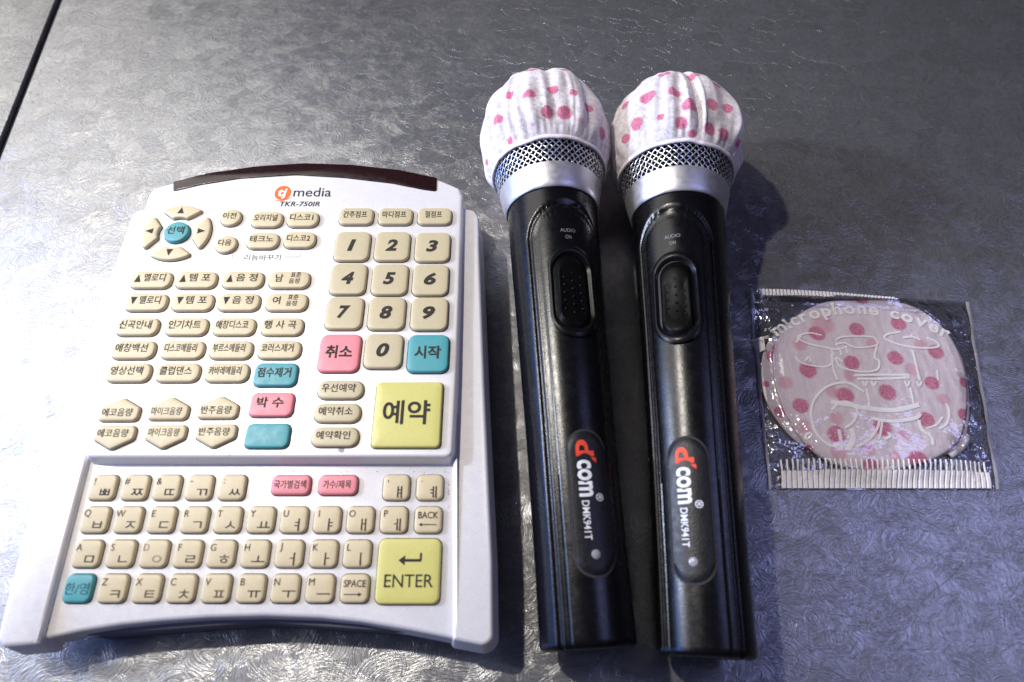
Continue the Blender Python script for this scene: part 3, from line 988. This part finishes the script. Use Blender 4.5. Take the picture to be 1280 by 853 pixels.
def onbody(x, y, h):
    r = r_body(y) + 0.0007 + h
    th = x / (r_body(y) + 0.0007)
    return (r * sin(th), y, r * cos(th))

def grid_cap(outline, ctr, name, hf, side, mapf, rings=10):
    """a pad whose top follows the tube: concentric rings of the outline, height hf(f, x, y)"""
    V, Fc = [], []
    n = len(outline)
    levels = [(1.0, side)] + [(1 - (k / rings) ** 1.0, None) for k in range(0, rings)]
    for f, h in levels:
        for p in outline:
            x, y = p.x * f, p.y * f
            hh = h if h is not None else hf(f, x, y)
            V.append(mapf(ctr[0] + x, ctr[1] + y, hh))
    for k in range(len(levels) - 1):
        for i in range(n):
            j = (i + 1) % n
            Fc.append((k * n + i, k * n + j, (k + 1) * n + j, (k + 1) * n + i))
    Fc.append(tuple(range((len(levels) - 1) * n, len(levels) * n)))
    return mesh(name, V, Fc, True, None, radians(35))

def grille_profile(s):
    """outer radius of the grille at s"""
    s_eq, r_eq, r0 = 0.226, 0.0275, 0.0236
    if s <= s_eq:
        t = (s - S_RING1) / (s_eq - S_RING1)
        return r0 + (r_eq - r0) * sin(t * pi / 2)
    t = min(1, (s - s_eq) / 0.0310)
    return r_eq * sqrt(max(0, 1 - t * t))

def wires_mesh():
    NW, slope = 52, 1.0
    V, Fc = [], []
    smin, smax, K = S_RING1 - 0.001, 0.232, 30
    rm = 0.0255
    for fam in (1, -1):
        for i in range(NW):
            path = []
            for k in range(K + 1):
                s = smin + (smax - smin) * k / K
                th = 2 * pi * i / NW + fam * slope * (s - smin) / rm
                # index of the crossing wires
                ib = (th + fam * slope * (s - smin) / rm) * NW / (2 * pi)
                off = 0.00032 * cos(pi * (ib + i)) * fam
                r = grille_profile(s) + off
                path.append(Vector((r * sin(th), s, r * cos(th))))
            base = len(V)
            for k, p in enumerate(path):
                t = (path[min(K, k + 1)] - path[max(0, k - 1)]).normalized()
                a = Vector((p.x, 0, p.z)).normalized()
                bn = t.cross(a).normalized()
                a = bn.cross(t)
                for m in range(5):
                    an = 2 * pi * m / 5
                    V.append(p + (a * cos(an) + bn * sin(an)) * 0.00034)
            for k in range(K):
                for m in range(5):
                    m2 = (m + 1) % 5
                    Fc.append((base + k * 5 + m, base + k * 5 + m2, base + (k + 1) * 5 + m2, base + (k + 1) * 5 + m))
    me = mesh('grille_wires', V, Fc, True, None, None)
    fix(me)
    return me

def make_mic():
    root = empty('microphone', (0, 0, 0), 'black wireless microphone with silver collar lying next to the remote control', 'microphone', group='wireless microphones')
    obj('body', body_mesh(), M['mic'], root)
    ring = [(S_RING0, 0.019), (S_RING0, 0.0213), (S_RING0 + 0.0006, 0.0218), (S_RING0 + 0.003, 0.0223), (S_RING1 - 0.001, 0.0240), (S_RING1 - 0.0003, 0.0240), (S_RING1, 0.0236), (S_RING1, 0.020)]
    obj('collar', lathe('collar', ring, 96), M['ring'], root)
    foam = [(S_RING1 - 0.001 + 0.056 * k / 24, max(0.0005, grille_profile(S_RING1 - 0.001 + 0.056 * k / 24) - 0.0022)) for k in range(25)]
    core = obj('grille', wires_mesh(), M['wire'], root)
    obj('foam', lathe('foam', foam, 64), M['foam'], core)
    # switch: raised bezel, slider with pips
    sc = 0.1335
    bez = grid_cap(capsule(0.0190, 0.0420, 16), (0, sc), 'bezel', lambda f, x, y: 0.0011 - 0.0011 * smooth(0.0, 0.12, 1 - f) * 0 + (0.0004 * sin(min(1, (1 - f) / 0.18) * pi) - 0.0016 * smooth(0.14, 0.24, 1 - f)), -0.003, onbody, 24)
    bz = obj('switch_bezel', bez, M['mic_smooth'], root)
    def slider(f, x, y):
        h = 0.0010 * smooth(0, 0.18, 1 - f)
        h -= 0.0009 * smooth(0.12, 0.5, 1 - f) * smooth(0.017, 0.0, abs(y + 0.002))
        return h + 0.0003
    slm = grid_cap(capsule(0.0128, 0.0345, 16), (0, sc - 0.001), 'slider', slider, -0.003, onbody, 20)
    so = obj('switch', slm, M['mic_slider'], root)
    bm = bmesh.new()
    for cx_ in (-0.0034, 0, 0.0034):
        for r_ in range(7):
            yy = sc - 0.012 + r_ * 0.0036 + (0.0018 if cx_ == 0 else 0)
            p = onbody(cx_, yy, 0.00062)
            bmesh.ops.create_icosphere(bm, subdivisions=2, radius=0.00058, matrix=Matrix.Translation(p))
    pm = bpy.data.meshes.new('pips'); bm.to_mesh(pm); bm.free()
    pm.polygons.foreach_set('use_smooth', [True] * len(pm.polygons))
    obj('grip_pip', pm, M['mic_smooth'], so)['kind'] = 'stuff'
    k = Ink()
    k.fit('AUDIO', 0, 0.1625, 0.0066, 0.0017, 0.0)
    k.fit('ON', 0, 0.1592, 0.0026, 0.0017, 0.0)
    k.build('switch_print', [M['dim_ink']], root, mapf=lambda x, y: onbody(x, y, 0.0001))
    # name plate
    pcs = 0.0485
    pm = grid_cap(capsule(0.0146, 0.0520, 16), (0, pcs), 'plate', lambda f, x, y: 0.0006 * smooth(0, 0.07, 1 - f), -0.001, onbody, 16)
    plate = obj('name_plate', pm, M['mic_plate'], root)
    gm = grid_cap(capsule(0.0157, 0.0531, 16), (0, pcs), 'plate_gap', lambda f, x, y: 0.00012, -0.001, onbody, 6)
    obj('plate_gap', gm, M['gap'], plate)
    k = Ink()
    # reading direction runs from head to tail: u = distance from the plate's head end, v = towards +X
    def fitr(body, u0, u1, v0, v1, mat, bold):
        v, f, (x0, y0, x1, y1) = text_geo(body, bold)
        k.add([((v0 + (yy - y0) / (y1 - y0) * (v1 - v0)), (0.0765 - (u0 + (xx - x0) / (x1 - x0) * (u1 - u0)))) for xx, yy in v], f, mat)
    fitr('d', 0.0058, 0.0120, -0.0041, 0.0025, 1, 0.035)
    k.poly([(0.0012, 0.0765 - 0.0123), (0.0031, 0.0765 - 0.0125), (0.0031, 0.0765 - 0.0144), (0.0018, 0.0765 - 0.0133)], 1)
    fitr('com', 0.0134, 0.0268, -0.0041, 0.0010, 0, 0.03)
    fitr('®', 0.0256, 0.0284, 0.0018, 0.0046, 0, 0.01)
    fitr('DMK941T', 0.0282, 0.0418, -0.0034, -0.0008, 0, 0.012)
    k.f = [q[::-1] if False else q for q in k.f]
    k.build('name_print', [M['white_ink'], M['red_ink']], plate, mapf=lambda x, y: onbody(x, y, 0.00075))
    dm = lathe('lens', [(0, 0.0016), (0.0003, 0.0016), (0.0005, 0.0012), (0.0006, 0.0004)], 24)
    dm.transform(Matrix.Rotation(pi / 2, 4, 'X'))
    obj('indicator_lamp', dm, M['lamp_dot'], plate, onbody(0, 0.0298, 0.0005))
    return root

def children(o): return [c for c in bpy.data.objects if c.parent == o]
def copy_tree(o, parent=None):
    c = o.copy()
    COL.objects.link(c)
    c.parent = parent
    for ch in children(o): copy_tree(ch, c)
    return c

def mic_matrix(tail, head, roll):
    """tail: centre of the tail end; head: a point on the axis 0.222 m on"""
    t, h = Vector(tail), Vector(head)
    y = (h - t).normalized()
    x = y.cross(Vector((0, 0, 1))).normalized()
    z = x.cross(y)
    m = Matrix((x, y, z)).transposed().to_4x4()
    return Matrix.Translation(t) @ m @ Matrix.Rotation(roll, 4, 'Y')

mic_a = make_mic()
mic_b = copy_tree(mic_a)
mic_b['label'] = 'black wireless microphone with silver collar lying next to the clear plastic pouch'
ZT, ZH = 0.0178, 0.0322
ta = un(735.5, 813, ZT); ha = un(683.5, 190, ZH)
tb = un(884, 823, ZT); hb = un(841.5, 190, ZH)
def head_at(t, h):
    d = Vector((h.x - t.x, h.y - t.y, 0)).normalized() * sqrt(0.222 ** 2 - (ZH - ZT) ** 2)
    return Vector((t.x + d.x, t.y + d.y, ZH))
MA = mic_matrix(ta, head_at(ta, ha), radians(11))
MB_ = mic_matrix(tb, head_at(tb, hb), radians(-22))
mic_a.matrix_world = MA
mic_b.matrix_world = MB_

# ------------------------------------------------------------------ the dotted caps on the microphones
def cap_mesh(seed, dots):
    rnd = random.Random(seed)
    nu, nv = 420, 130
    sC, AF, AB, B = 0.2265, 0.0400, 0.0295, 0.0318
    folds = [(rnd.uniform(0, 2 * pi), rnd.uniform(0.035, 0.11), rnd.uniform(0.4, 1.2)) for _ in range(48)]
    V, Fc = [], []
    amax = radians(128)
    for k in range(nv + 1):
        t = k / nv
        a = amax * t
        s0 = sC + (AF if a < pi / 2 else AB) * cos(a)
        r0 = B * sin(a) ** 0.96 if a < pi / 2 else B * (1 - 0.150 * ((a - pi / 2) / (amax - pi / 2)) ** 2.2)
        for i in range(nu):
            th = 2 * pi * i / nu
            d = 0
            wv = th + 0.10 * sin(3 * th + seed) * (1 - t)
            for (c, w, amp) in folds:
                x = (wv - c + pi) % (2 * pi) - pi
                e = x / (w * (0.65 + 0.6 * (1 - t)))
                if abs(e) < 3: d += amp * exp(-e * e) * (1 if int(c * 100) % 2 else -0.9)
            gather = smooth(0.10, 0.75, t)
            p = Vector((cos(th) * 3, sin(th) * 3, t * 3 + seed))
            r = r0 + 0.0014 * gather * d * (1 - 0.9 * smooth(0.80, 1.0, t)) + 0.0007 * noise.noise(Vector((cos(th) * 6.5, sin(th) * 6.5, t * 7 + seed))) * smooth(0.1, 0.4, t) * (1 - smooth(0.85, 1, t)) + 0.0016 * noise.noise(p) * smooth(0.05, 0.4, t) * (1 - smooth(0.85, 1, t))
            r += 0.0011 * noise.noise(Vector((cos(th) * 11, sin(th) * 11, seed * 1.7 + t))) * smooth(0.75, 0.92, t) * (1 - smooth(0.95, 1.0, t))
            s = s0 + 0.0012 * noise.noise(p * 0.8 + Vector((9, 0, 0)))
            r = max(r, 0.0003)
            V.append((r * sin(th), s, r * cos(th)))
    for k in range(nv):
        for i in range(nu):
            j = (i + 1) % nu
            Fc.append((k * nu + i, (k + 1) * nu + i, (k + 1) * nu + j, k * nu + j))
    Fc.append(tuple(range(nu)))
    me = mesh('dotted_cap', V, Fc, True, None, None)
    fix(me)
    rim = [Vector(V[nv * nu + i]) for i in range(0, nu, 2)]
    return me, rim

def dot_attr(me, dots, name='dot'):
    """0..1 field, above 0.5 inside a dot; dots = (centre, radius, stretch direction, stretch)"""
    a = me.attributes.new(name, 'FLOAT', 'POINT')
    val = []
    for v in me.vertices:
        best = 0.0
        for c, r in dots:
            d = (v.co - c).length / r
            if d < 2: best = max(best, 1 - d / 2)
        val.append(best)
    a.data.foreach_set('value', val)

def tube_ring(name, pts, r, m=8):
    n = len(pts)
    V, Fc = [], []
    for i, p in enumerate(pts):
        t = (pts[(i + 1) % n] - pts[i - 1]).normalized()
        a = Vector((p.x, 0, p.z)).normalized()
        b = t.cross(a).normalized()
        for k in range(m):
            an = 2 * pi * k / m
            V.append(p + a * cos(an) * r + b * sin(an) * r * 1.6)
    for i in range(n):
        j = (i + 1) % n
        for k in range(m):
            l = (k + 1) % m
            Fc.append((i * m + k, i * m + l, j * m + l, j * m + k))
    me = mesh(name, V, Fc, True, None, None)
    fix(me)
    return me

def cap(mat, seed, pix, label):
    me, rim = cap_mesh(seed, None)
    o = empty('microphone_cover', (0, 0, 0), label, 'microphone cover', group='dotted covers on the microphones')
    o.matrix_world = mat
    inv = mat.inverted()
    # dots where the photo shows them: the photo's rays meet the cap's ball
    c0 = mat @ Vector((0, 0.2285, 0))
    dots = []
    R = 0.0318
    for px, py, rp in pix:
        d = (un(px, py, 0) - Vector((0, 0, CAM_H))).normalized()
        oc = Vector((0, 0, CAM_H)) - c0
        b = d.dot(oc); q_ = b * b - (oc.length_squared - R * R)
        if q_ < 0: q_ = 0
        hit = Vector((0, 0, CAM_H)) + d * (-b - sqrt(q_))
        dots.append((inv @ hit, rp * 0.00036))
    rnd = random.Random(seed)
    cl = inv @ c0
    for _ in range(400):                       # the far side
        v = Vector((rnd.gauss(0, 1), rnd.gauss(0, 1), rnd.gauss(0, 1))).normalized()
        w = mat.to_3x3() @ v
        if w.dot((Vector((0, 0, CAM_H)) - c0).normalized()) > 0.02: continue
        p = cl + v * R
        if all((p - q_[0]).length > 0.0105 for q_ in dots): dots.append((p, 0.0027 + 0.001 * rnd.random()))
    dot_attr(me, dots)
    dot_attr(me, [], 'faint')
    obj('cap', me, M['fabric'], o)
    obj('elastic_rim', tube_ring('rim', rim, 0.0007), M['elastic'], o)
    return o
cap(MA, 3, [(664, 90, 8), (637, 119, 8), (662, 121, 9), (691, 110, 8), (717, 117, 6), (736, 133, 8), (623, 151, 8), (684, 141, 9), (706, 141, 10), (667, 156, 7), (723, 153, 7), (613, 170, 7), (749, 167, 9), (612, 203, 6), (640, 176, 6), (706, 87, 6)],
    'white cap with small pink dots on the microphone beside the remote')
cap(MB_, 11, [(830, 91, 9), (795, 104, 8), (809, 120, 11), (781, 131, 7), (845, 112, 10), (866, 99, 10), (893, 109, 9), (863, 131, 11), (891, 130, 9), (908, 137, 8), (796, 155, 9), (851, 155, 9), (864, 168, 7), (886, 162, 9), (902, 169, 9), (918, 181, 9), (783, 174, 7), (826, 146, 5)],
    'white cap with large pink dots on the microphone beside the plastic pouch')

# ------------------------------------------------------------------ folded cover inside the clear pouch
def smooth_outline(pts, n=220):
    m = len(pts)
    out = []
    for i in range(n):
        t = m * i / n
        k = int(t); f = t - k
        p0, p1, p2, p3 = (pts[(k + q_ - 1) % m] for q_ in range(4))
        out.append(0.5 * ((2 * p1) + (p2 - p0) * f + (2 * p0 - 5 * p1 + 4 * p2 - p3) * f * f + (3 * p1 - p0 - 3 * p2 + p3) * f ** 3))
    return out

PC = un(1090, 485, 0.0)
def disc_mesh(pix, z0, th, seed, rings=70):
    pts = [un(px, py, z0 + th) for px, py in pix]
    o2 = smooth_outline([Vector((p.x - PC.x, p.y - PC.y)) for p in pts])
    if area2(o2) < 0: o2 = o2[::-1]
    c = sum(o2, Vector((0, 0))) / len(o2)
    n = len(o2)
    prof = [(0.97, z0)] + [(1.0, z0 + th * 0.35)] + [(0.995, z0 + th * 0.75)] + [(0.985 * (1 - k / rings), None) for k in range(rings)]
    V, Fc = [], []
    for f, z in prof:
        for p in o2:
            q_ = c + (p - c) * f
            zz = z if z is not None else z0 + th + 0.0009 * (1 - f * f) + 0.0003 * noise.noise(Vector((q_.x * 120, q_.y * 120, seed))) + 0.0002 * noise.noise(Vector((q_.x * 330, q_.y * 200, seed)))
            V.append((q_.x, q_.y, zz))
    for k in range(len(prof) - 1):
        for i in range(n):
            j = (i + 1) % n
            Fc.append((k * n + i, k * n + j, (k + 1) * n + j, (k + 1) * n + i))
    Fc.append(tuple(range((len(prof) - 1) * n, len(prof) * n)))
    Fc.append(tuple(range(n - 1, -1, -1)))
    return mesh('folded_disc', V, Fc, True, None, None)

main_pix = [(1072, 375), (1112, 375), (1150, 386), (1184, 414), (1203, 450), (1210, 490), (1204, 540), (1180, 568), (1140, 583), (1092, 588), (1042, 579), (1010, 558), (985, 522), (970, 482), (967, 450), (974, 420), (998, 393), (1032, 377)]
low_pix = [(1040, 385), (1100, 378), (1160, 395), (1200, 440), (1213, 500), (1207, 552), (1190, 566), (1130, 580), (1060, 580), (1005, 558), (974, 528), (955, 492), (952, 452), (962, 425), (990, 400)]
DOT = [(1078, 373, 10), (1071, 412, 11), (1021, 417, 12), (1123, 405, 11), (1170, 440, 11), (1119, 448, 11), (1064, 454, 11), (1010, 463, 12), (1165, 479, 10), (1207, 478, 8), (1056, 495, 12), (1109, 491, 12), (1001, 507, 11), (1206, 518, 9), (1158, 525, 11), (1103, 535, 12), (1046, 543, 12), (1010, 562, 8), (1090, 584, 12), (1148, 575, 13)]
FAINT = [(1030, 405, 16), (1000, 430, 11), (1062, 470, 9), (1140, 462, 10), (1045, 523, 10), (1005, 533, 11), (1049, 566, 11), (1085, 560, 10), (1130, 545, 9), (982, 478, 10), (1150, 430, 9), (1090, 430, 9), (1180, 500, 9), (1040, 490, 9), (1120, 570, 8)]
fc = empty('folded_cover', PC, 'flat folded white cover with pink dots sealed inside the clear pouch', 'microphone cover')
def dots_of(lst, z): return [((lambda p: Vector((p.x - PC.x, p.y - PC.y, z)))(un(px, py, z)), r * 0.00036 * 0.92) for px, py, r in lst]
lo = disc_mesh(low_pix, 0.0008, 0.0014, 1.0)
dot_attr(lo, dots_of([(965, 446, 9), (970, 436, 6), (958, 480, 5), (1012, 563, 9), (975, 515, 8)], 0.0025)); dot_attr(lo, [], 'faint')
obj('lower_layer', lo, M['fabric_flat'], fc)
hi_ = disc_mesh(main_pix, 0.0024, 0.0016, 2.0)
dot_attr(hi_, dots_of(DOT, 0.0045)); dot_attr(hi_, dots_of(FAINT, 0.0045), 'faint')
obj('upper_layer', hi_, M['fabric_flat'], fc)
# rolled elastic showing at the lower right
rp = [un(px, py, 0.0022) for px, py in [(1188, 570), (1196, 566), (1203, 560), (1208, 552), (1210, 545)]]
V, Fc = [], []
for i, p in enumerate(rp):
    d = (rp[min(i + 1, 4)] - rp[max(i - 1, 0)]).normalized()
    b_ = Vector((-d.y, d.x, 0))
    for m_ in range(8):
        an = 2 * pi * m_ / 8
        V.append(p - PC + b_ * 0.0012 * cos(an) + Vector((0, 0, 0.0010 * sin(an))))
for i in range(4):
    for m_ in range(8):
        l_ = (m_ + 1) % 8
        Fc.append((i * 8 + m_, i * 8 + l_, (i + 1) * 8 + l_, (i + 1) * 8 + m_))
Fc += [tuple(range(7, -1, -1)), tuple(range(32, 40))]
me = mesh('elastic_roll', V, Fc, True, None, None); fix(me)
obj('elastic_edge', me, M['elastic'], fc)

# the pouch: clear film, printed lettering, crimped seals
C00, C10, C11, C01 = un(961, 612, 0.001), un(1250, 612, 0.001), un(1212, 378, 0.001), un(936, 365, 0.001)
pouch = empty('plastic_pouch', PC, 'clear crinkled plastic pouch with white lettering and white crimped ends lying right of the microphones', 'pouch')
cd = [un(px, py, 0.004) - PC for px, py in main_pix]
cen = sum(cd, Vector()) / len(cd)
def rad_out(ang):
    best, br_ = 9, 0.04
    for p in cd:
        a = atan2(p.y - cen.y, p.x - cen.x)
        df = abs((a - ang + pi) % (2 * pi) - pi)
        if df < best: best, br_ = df, sqrt((p.x - cen.x) ** 2 + (p.y - cen.y) ** 2)
    return br_
ro_tab = [sum(rad_out(2 * pi * (k + o_) / 180) for o_ in range(-5, 6)) / 11 for k in range(180)]
def film_z(x, y, u=None, v=None):
    dx, dy = x - cen.x, y - cen.y
    d = sqrt(dx * dx + dy * dy)
    a = (atan2(dy, dx) % (2 * pi)) / (2 * pi) * 180
    ro = ro_tab[int(a) % 180] * (1 - a % 1) + ro_tab[(int(a) + 1) % 180] * (a % 1)
    e = d - ro                                     # beyond the disc's edge
    z = (0.0043 + 0.0009 * (1 - min(1, d / ro) ** 2)) if e < 0 else 0.0012 + 0.0034 * exp(-(e / 0.0085) ** 1.6)
    out = smooth(-0.004, 0.006, e)
    w = noise.ridged_multi_fractal(Vector((x * 95, y * 95, 4.0)), 0.9, 2.1, 3, 1.0, 2.0) - 1.0
    w2 = noise.noise(Vector((x * 60, y * 45, 1.0)))
    z += out * (0.0020 * w * 0.6 + 0.0026 * w2) + (1 - out) * 0.00010 * w2
    return max(z, 0.0007) if z < 0.0007 else z
def quad(u, v):
    return (C00 * (1 - u) * (1 - v) + C10 * u * (1 - v) + C11 * u * v + C01 * (1 - u) * v) - PC
def film_point(u, v):
    p = quad(u, v)
    # wavy side edges
    p.x += 0.0010 * noise.noise(Vector((v * 6, u * 2, 3)))
    edge = min(smooth(0, 0.05, u), smooth(0, 0.05, 1 - u))
    endv = min(smooth(0.0, 0.11, v), smooth(0.0, 0.07, 1 - v))
    z = 0.0009 + (film_z(p.x, p.y) - 0.0009) * edge * endv
    dx, dy = p.x - cen.x, p.y - cen.y
    a = int((atan2(dy, dx) % (2 * pi)) / (2 * pi) * 180) % 180
    f = sqrt(dx * dx + dy * dy) / ro_tab[a]
    if f < 1.03: z = max(z, (0.0043 + 0.0009 * (1 - min(1, f) ** 2)) * smooth(0.06, 0.10, v) * smooth(0.0, 0.035, 1 - v))     # never below the folded cover
    if v > 0.9: z += 0.0035 * smooth(0.9, 1.0, v) * (0.6 + 0.4 * sin(u * 5 + 0.5)) * smooth(0, 0.1, 1 - u)
    return Vector((p.x, p.y, z))
NU, NV = 150, 150
V = [film_point(i / NU, j / NV) for j in range(NV + 1) for i in range(NU + 1)]
Fc = [(j * (NU + 1) + i, j * (NU + 1) + i + 1, (j + 1) * (NU + 1) + i + 1, (j + 1) * (NU + 1) + i) for j in range(NV) for i in range(NU)]
fme = mesh('film', V, Fc, True, None, None)
def beyond(x, y):
    dx, dy = x - cen.x, y - cen.y
    a = int((atan2(dy, dx) % (2 * pi)) / (2 * pi) * 180) % 180
    return smooth(-0.006, 0.004, sqrt(dx * dx + dy * dy) - ro_tab[a])
fa = fme.attributes.new('crinkle', 'FLOAT', 'POINT')
fa.data.foreach_set('value', [0.10 + 0.9 * beyond(v.co.x, v.co.y) for v in fme.vertices])
obj('film', fme, M['film'], pouch)
M['film_edge'] = flat('film_edge', (0.72, 0.70, 0.74), 0.2, 0.45, 0.0, 0.6)
for ua, ub in ((0.0, 0.012), (0.982, 1.0)):            # heat-sealed side edges
    V, Fc = [], []
    for j in range(61):
        for uu, dz in ((ua, 0.0001), ((ua + ub) / 2, 0.0005), (ub, 0.0001)):
            p = film_point(uu, j / 60); V.append((p.x, p.y, p.z + dz))
    for j in range(60):
        for i in range(2): Fc.append((j * 3 + i, j * 3 + i + 1, j * 3 + i + 4, j * 3 + i + 3))
    obj('side_seam', mesh('side_seam', V, Fc, True, None, None), M['film_edge'], pouch)
V = []
for j in range(31):
    for i in range(31):
        p = quad(i / 30, j / 30); fz = film_point(i / 30, j / 30).z
        V.append((p.x, p.y, min(0.0004, fz - 0.0003) if j < 27 else fz - 0.0004))
Fc = [(j * 31 + i, j * 31 + i + 1, (j + 1) * 31 + i + 1, (j + 1) * 31 + i) for j in range(30) for i in range(30)]
obj('back_film', mesh('back_film', V, Fc, True, None, None), M['film'], pouch)

def uv_of(x, y):
    """inverse of quad by a few Newton steps"""
    u, v = 0.5, 0.5
    for _ in range(6):
        p = quad(u, v)
        du = (quad(u + 1e-3, v) - p) / 1e-3; dv = (quad(u, v + 1e-3) - p) / 1e-3
        ex, ey = x - p.x, y - p.y
        det = du.x * dv.y - dv.x * du.y
        u += (ex * dv.y - dv.x * ey) / det
        v += (du.x * ey - ex * du.y) / det
    return u, v
def onfilm(x, y, h=0.0002):
    u, v = uv_of(x, y)
    u, v = max(0, min(1, u)), max(0, min(1, v))
    return (x, y, film_point(u, v).z + h)
ZF = 0.0058
def fp(px, py):
    p = un(px, py, ZF) - PC
    return (p.x, p.y)
# arched words
A_, B_, C_ = Vector(fp(975, 417)), Vector(fp(1082, 391)), Vector(fp(1183, 420))
def circle3(a, b, c):
    d = 2 * (a.x * (b.y - c.y) + b.x * (c.y - a.y) + c.x * (a.y - b.y))
    ux = (a.length_squared * (b.y - c.y) + b.length_squared * (c.y - a.y) + c.length_squared * (a.y - b.y)) / d
    uy = (a.length_squared * (c.x - b.x) + b.length_squared * (a.x - c.x) + c.length_squared * (b.x - a.x)) / d
    o = Vector((ux, uy)); return o, (a - o).length
oc, orad = circle3(A_, B_, C_)
ang = lambda p: atan2(p.y - oc.y, p.x - oc.x)
k = Ink()
arc_ink(k, 'microphone cover', oc.x, oc.y, orad, ang(A_) + 0.02, ang(C_) - 0.02, 0.0042, 0.03)
k.build('arched_lettering', [M['print']], pouch, mapf=lambda x, y: onfilm(x, y, 0.00008))
# line drawing of rings and strokes printed below the words
k = Ink()
def curve(pts, w=0.0011, closed=False, n=10):
    w *= 0.8
    P = [Vector(p) for p in pts]
    out = []
    m = len(P)
    for i in range(m if closed else m - 1):
        p0 = P[i - 1] if (closed or i > 0) else P[0]
        p1, p2 = P[i], P[(i + 1) % m]
        p3 = P[(i + 2) % m] if (closed or i + 2 < m) else P[-1]
        for s_ in range(n):
            f = s_ / n
            out.append(0.5 * ((2 * p1) + (p2 - p0) * f + (2 * p0 - 5 * p1 + 4 * p2 - p3) * f * f + (3 * p1 - p0 - 3 * p2 + p3) * f ** 3))
    if not closed: out.append(P[-1])
    k.stroke([fp(*p) for p in out], w, 0, closed)
curve([(1028, 418), (1012, 415), (998, 420), (1010, 428), (1030, 433), (1048, 436), (1060, 432)])
curve([(996, 427), (1002, 418)], 0.0016)
curve([(995, 445), (1004, 453), (1030, 458), (1042, 452), (1040, 442)], 0.0010)
curve([(1014, 451), (1012, 445), (1008, 450)], 0.0009)
curve([(1045, 430), (1056, 428), (1072, 434), (1096, 431), (1096, 424), (1088, 420), (1056, 420), (1046, 424)], 0.0010)
curve([(1045, 446), (1052, 458), (1075, 464), (1096, 462), (1100, 452), (1094, 446), (1096, 436), (1097, 430)], 0.0011)
curve([(1040, 445), (1043, 462), (1048, 474)], 0.0010)
for a_, b_ in (((1040, 436), (1043, 444)), ((1050, 434), (1053, 443)), ((1058, 432), (1060, 441)), ((1047, 446), (1054, 452))): curve([a_, b_], 0.0010)
curve([(1126, 414), (1110, 417), (1108, 423), (1130, 431), (1155, 434), (1174, 432), (1172, 426), (1160, 421)], 0.0012)
curve([(1130, 421), (1142, 420), (1152, 424)], 0.0013)
curve([(1141, 416), (1141, 421)], 0.0010)
curve([(1142, 437), (1146, 455), (1151, 475)], 0.0013)
curve([(1173, 462), (1174, 474)], 0.0009)
curve([(1068, 469), (1100, 468), (1138, 468)], 0.0013)
curve([(1072, 473), (1105, 473), (1138, 471)], 0.0013)
for x_ in (1082, 1093, 1135, 1150):
    curve([(x_ - 3, 476), (x_, 482), (x_ + 3, 476)], 0.0010)
curve([(1084, 486), (1088, 508)], 0.0010)
curve([(1139, 484), (1144, 508)], 0.0010)
curve([(1081, 490), (1060, 478), (1036, 482), (1020, 497), (1015, 515), (1020, 537), (1034, 553), (1048, 558)], 0.0014)
curve([(1072, 558), (1088, 548), (1098, 534), (1100, 525)], 0.0014)
curve([(1040, 512), (1052, 502), (1066, 504), (1072, 514), (1068, 526), (1058, 534)], 0.0013)
curve([(1040, 502), (1060, 505), (1085, 510), (1120, 512), (1150, 505)], 0.0026)
curve([(1090, 522), (1115, 526), (1145, 522), (1152, 516)], 0.0018)
curve([(1050, 536), (1052, 548), (1054, 562)], 0.0018)
curve([(1066, 535), (1068, 548), (1062, 562)], 0.0024)
curve([(1104, 525), (1102, 540), (1100, 548)], 0.0012)
curve([(1108, 548), (1114, 544), (1112, 540)], 0.0014)
curve([(1150, 524), (1154, 536), (1166, 545), (1168, 555)], 0.0016)
curve([(1176, 535), (1186, 527), (1188, 512), (1184, 503)], 0.0012)
curve([(1160, 534), (1172, 530), (1180, 520)], 0.0010)
curve([(1016, 540), (1010, 541), (1008, 547), (1014, 546)], 0.0012)
k.build('line_drawing', [M['print']], pouch, mapf=lambda x, y: onfilm(x, y, 0.00008))
k = Ink()
k.poly([fp(948, 420), fp(957, 419), fp(958, 435), fp(952, 436)])
k.poly([fp(943, 418), fp(962, 417), fp(962, 421), fp(943, 422)])
k.build('edge_print', [M['print']], pouch, mapf=lambda x, y: onfilm(x, y, 0.00008))
# crimped seals: rows of white bars with fine gaps
def seal(name, v0, v1, u0, u1, n, barw, h0):
    V, Fc = [], []
    def bar(ua, ub, va, vb):
        b0 = len(V)
        for (uu, vv) in ((ua, va), (ub, va), (ub, vb), (ua, vb)):
            p = film_point(uu, vv); V.append((p.x, p.y, p.z + 0.0001))
        for (uu, vv) in ((ua + (ub - ua) * 0.2, va), (ub - (ub - ua) * 0.2, va), (ub - (ub - ua) * 0.2, vb), (ua + (ub - ua) * 0.2, vb)):
            p = film_point(uu, vv); V.append((p.x, p.y, p.z + h0))
        for i in range(4):
            j = (i + 1) % 4
            Fc.append((b0 + i, b0 + j, b0 + 4 + j, b0 + 4 + i))
        Fc.append((b0 + 4, b0 + 5, b0 + 6, b0 + 7))
    for i in range(n):
        ua = u0 + (u1 - u0) * i / n
        ub = ua + (u1 - u0) / n * barw
        m = 4
        for q_ in range(m): bar(ua, ub, v0 + (v1 - v0) * q_ / m, v0 + (v1 - v0) * (q_ + 1) / m)
    me = mesh('seal', V, Fc, False)
    return obj(name, me, M['seal'], pouch)
seal('bottom_seal', 0.004, 0.078, 0.055, 0.965, 40, 0.90, 0.0007)
seal('seal_tick', 0.080, 0.126, 0.055, 0.965, 40, 0.34, 0.0004)
seal('top_seal', 0.965, 0.998, 0.05, 0.66, 38, 0.82, 0.0006)
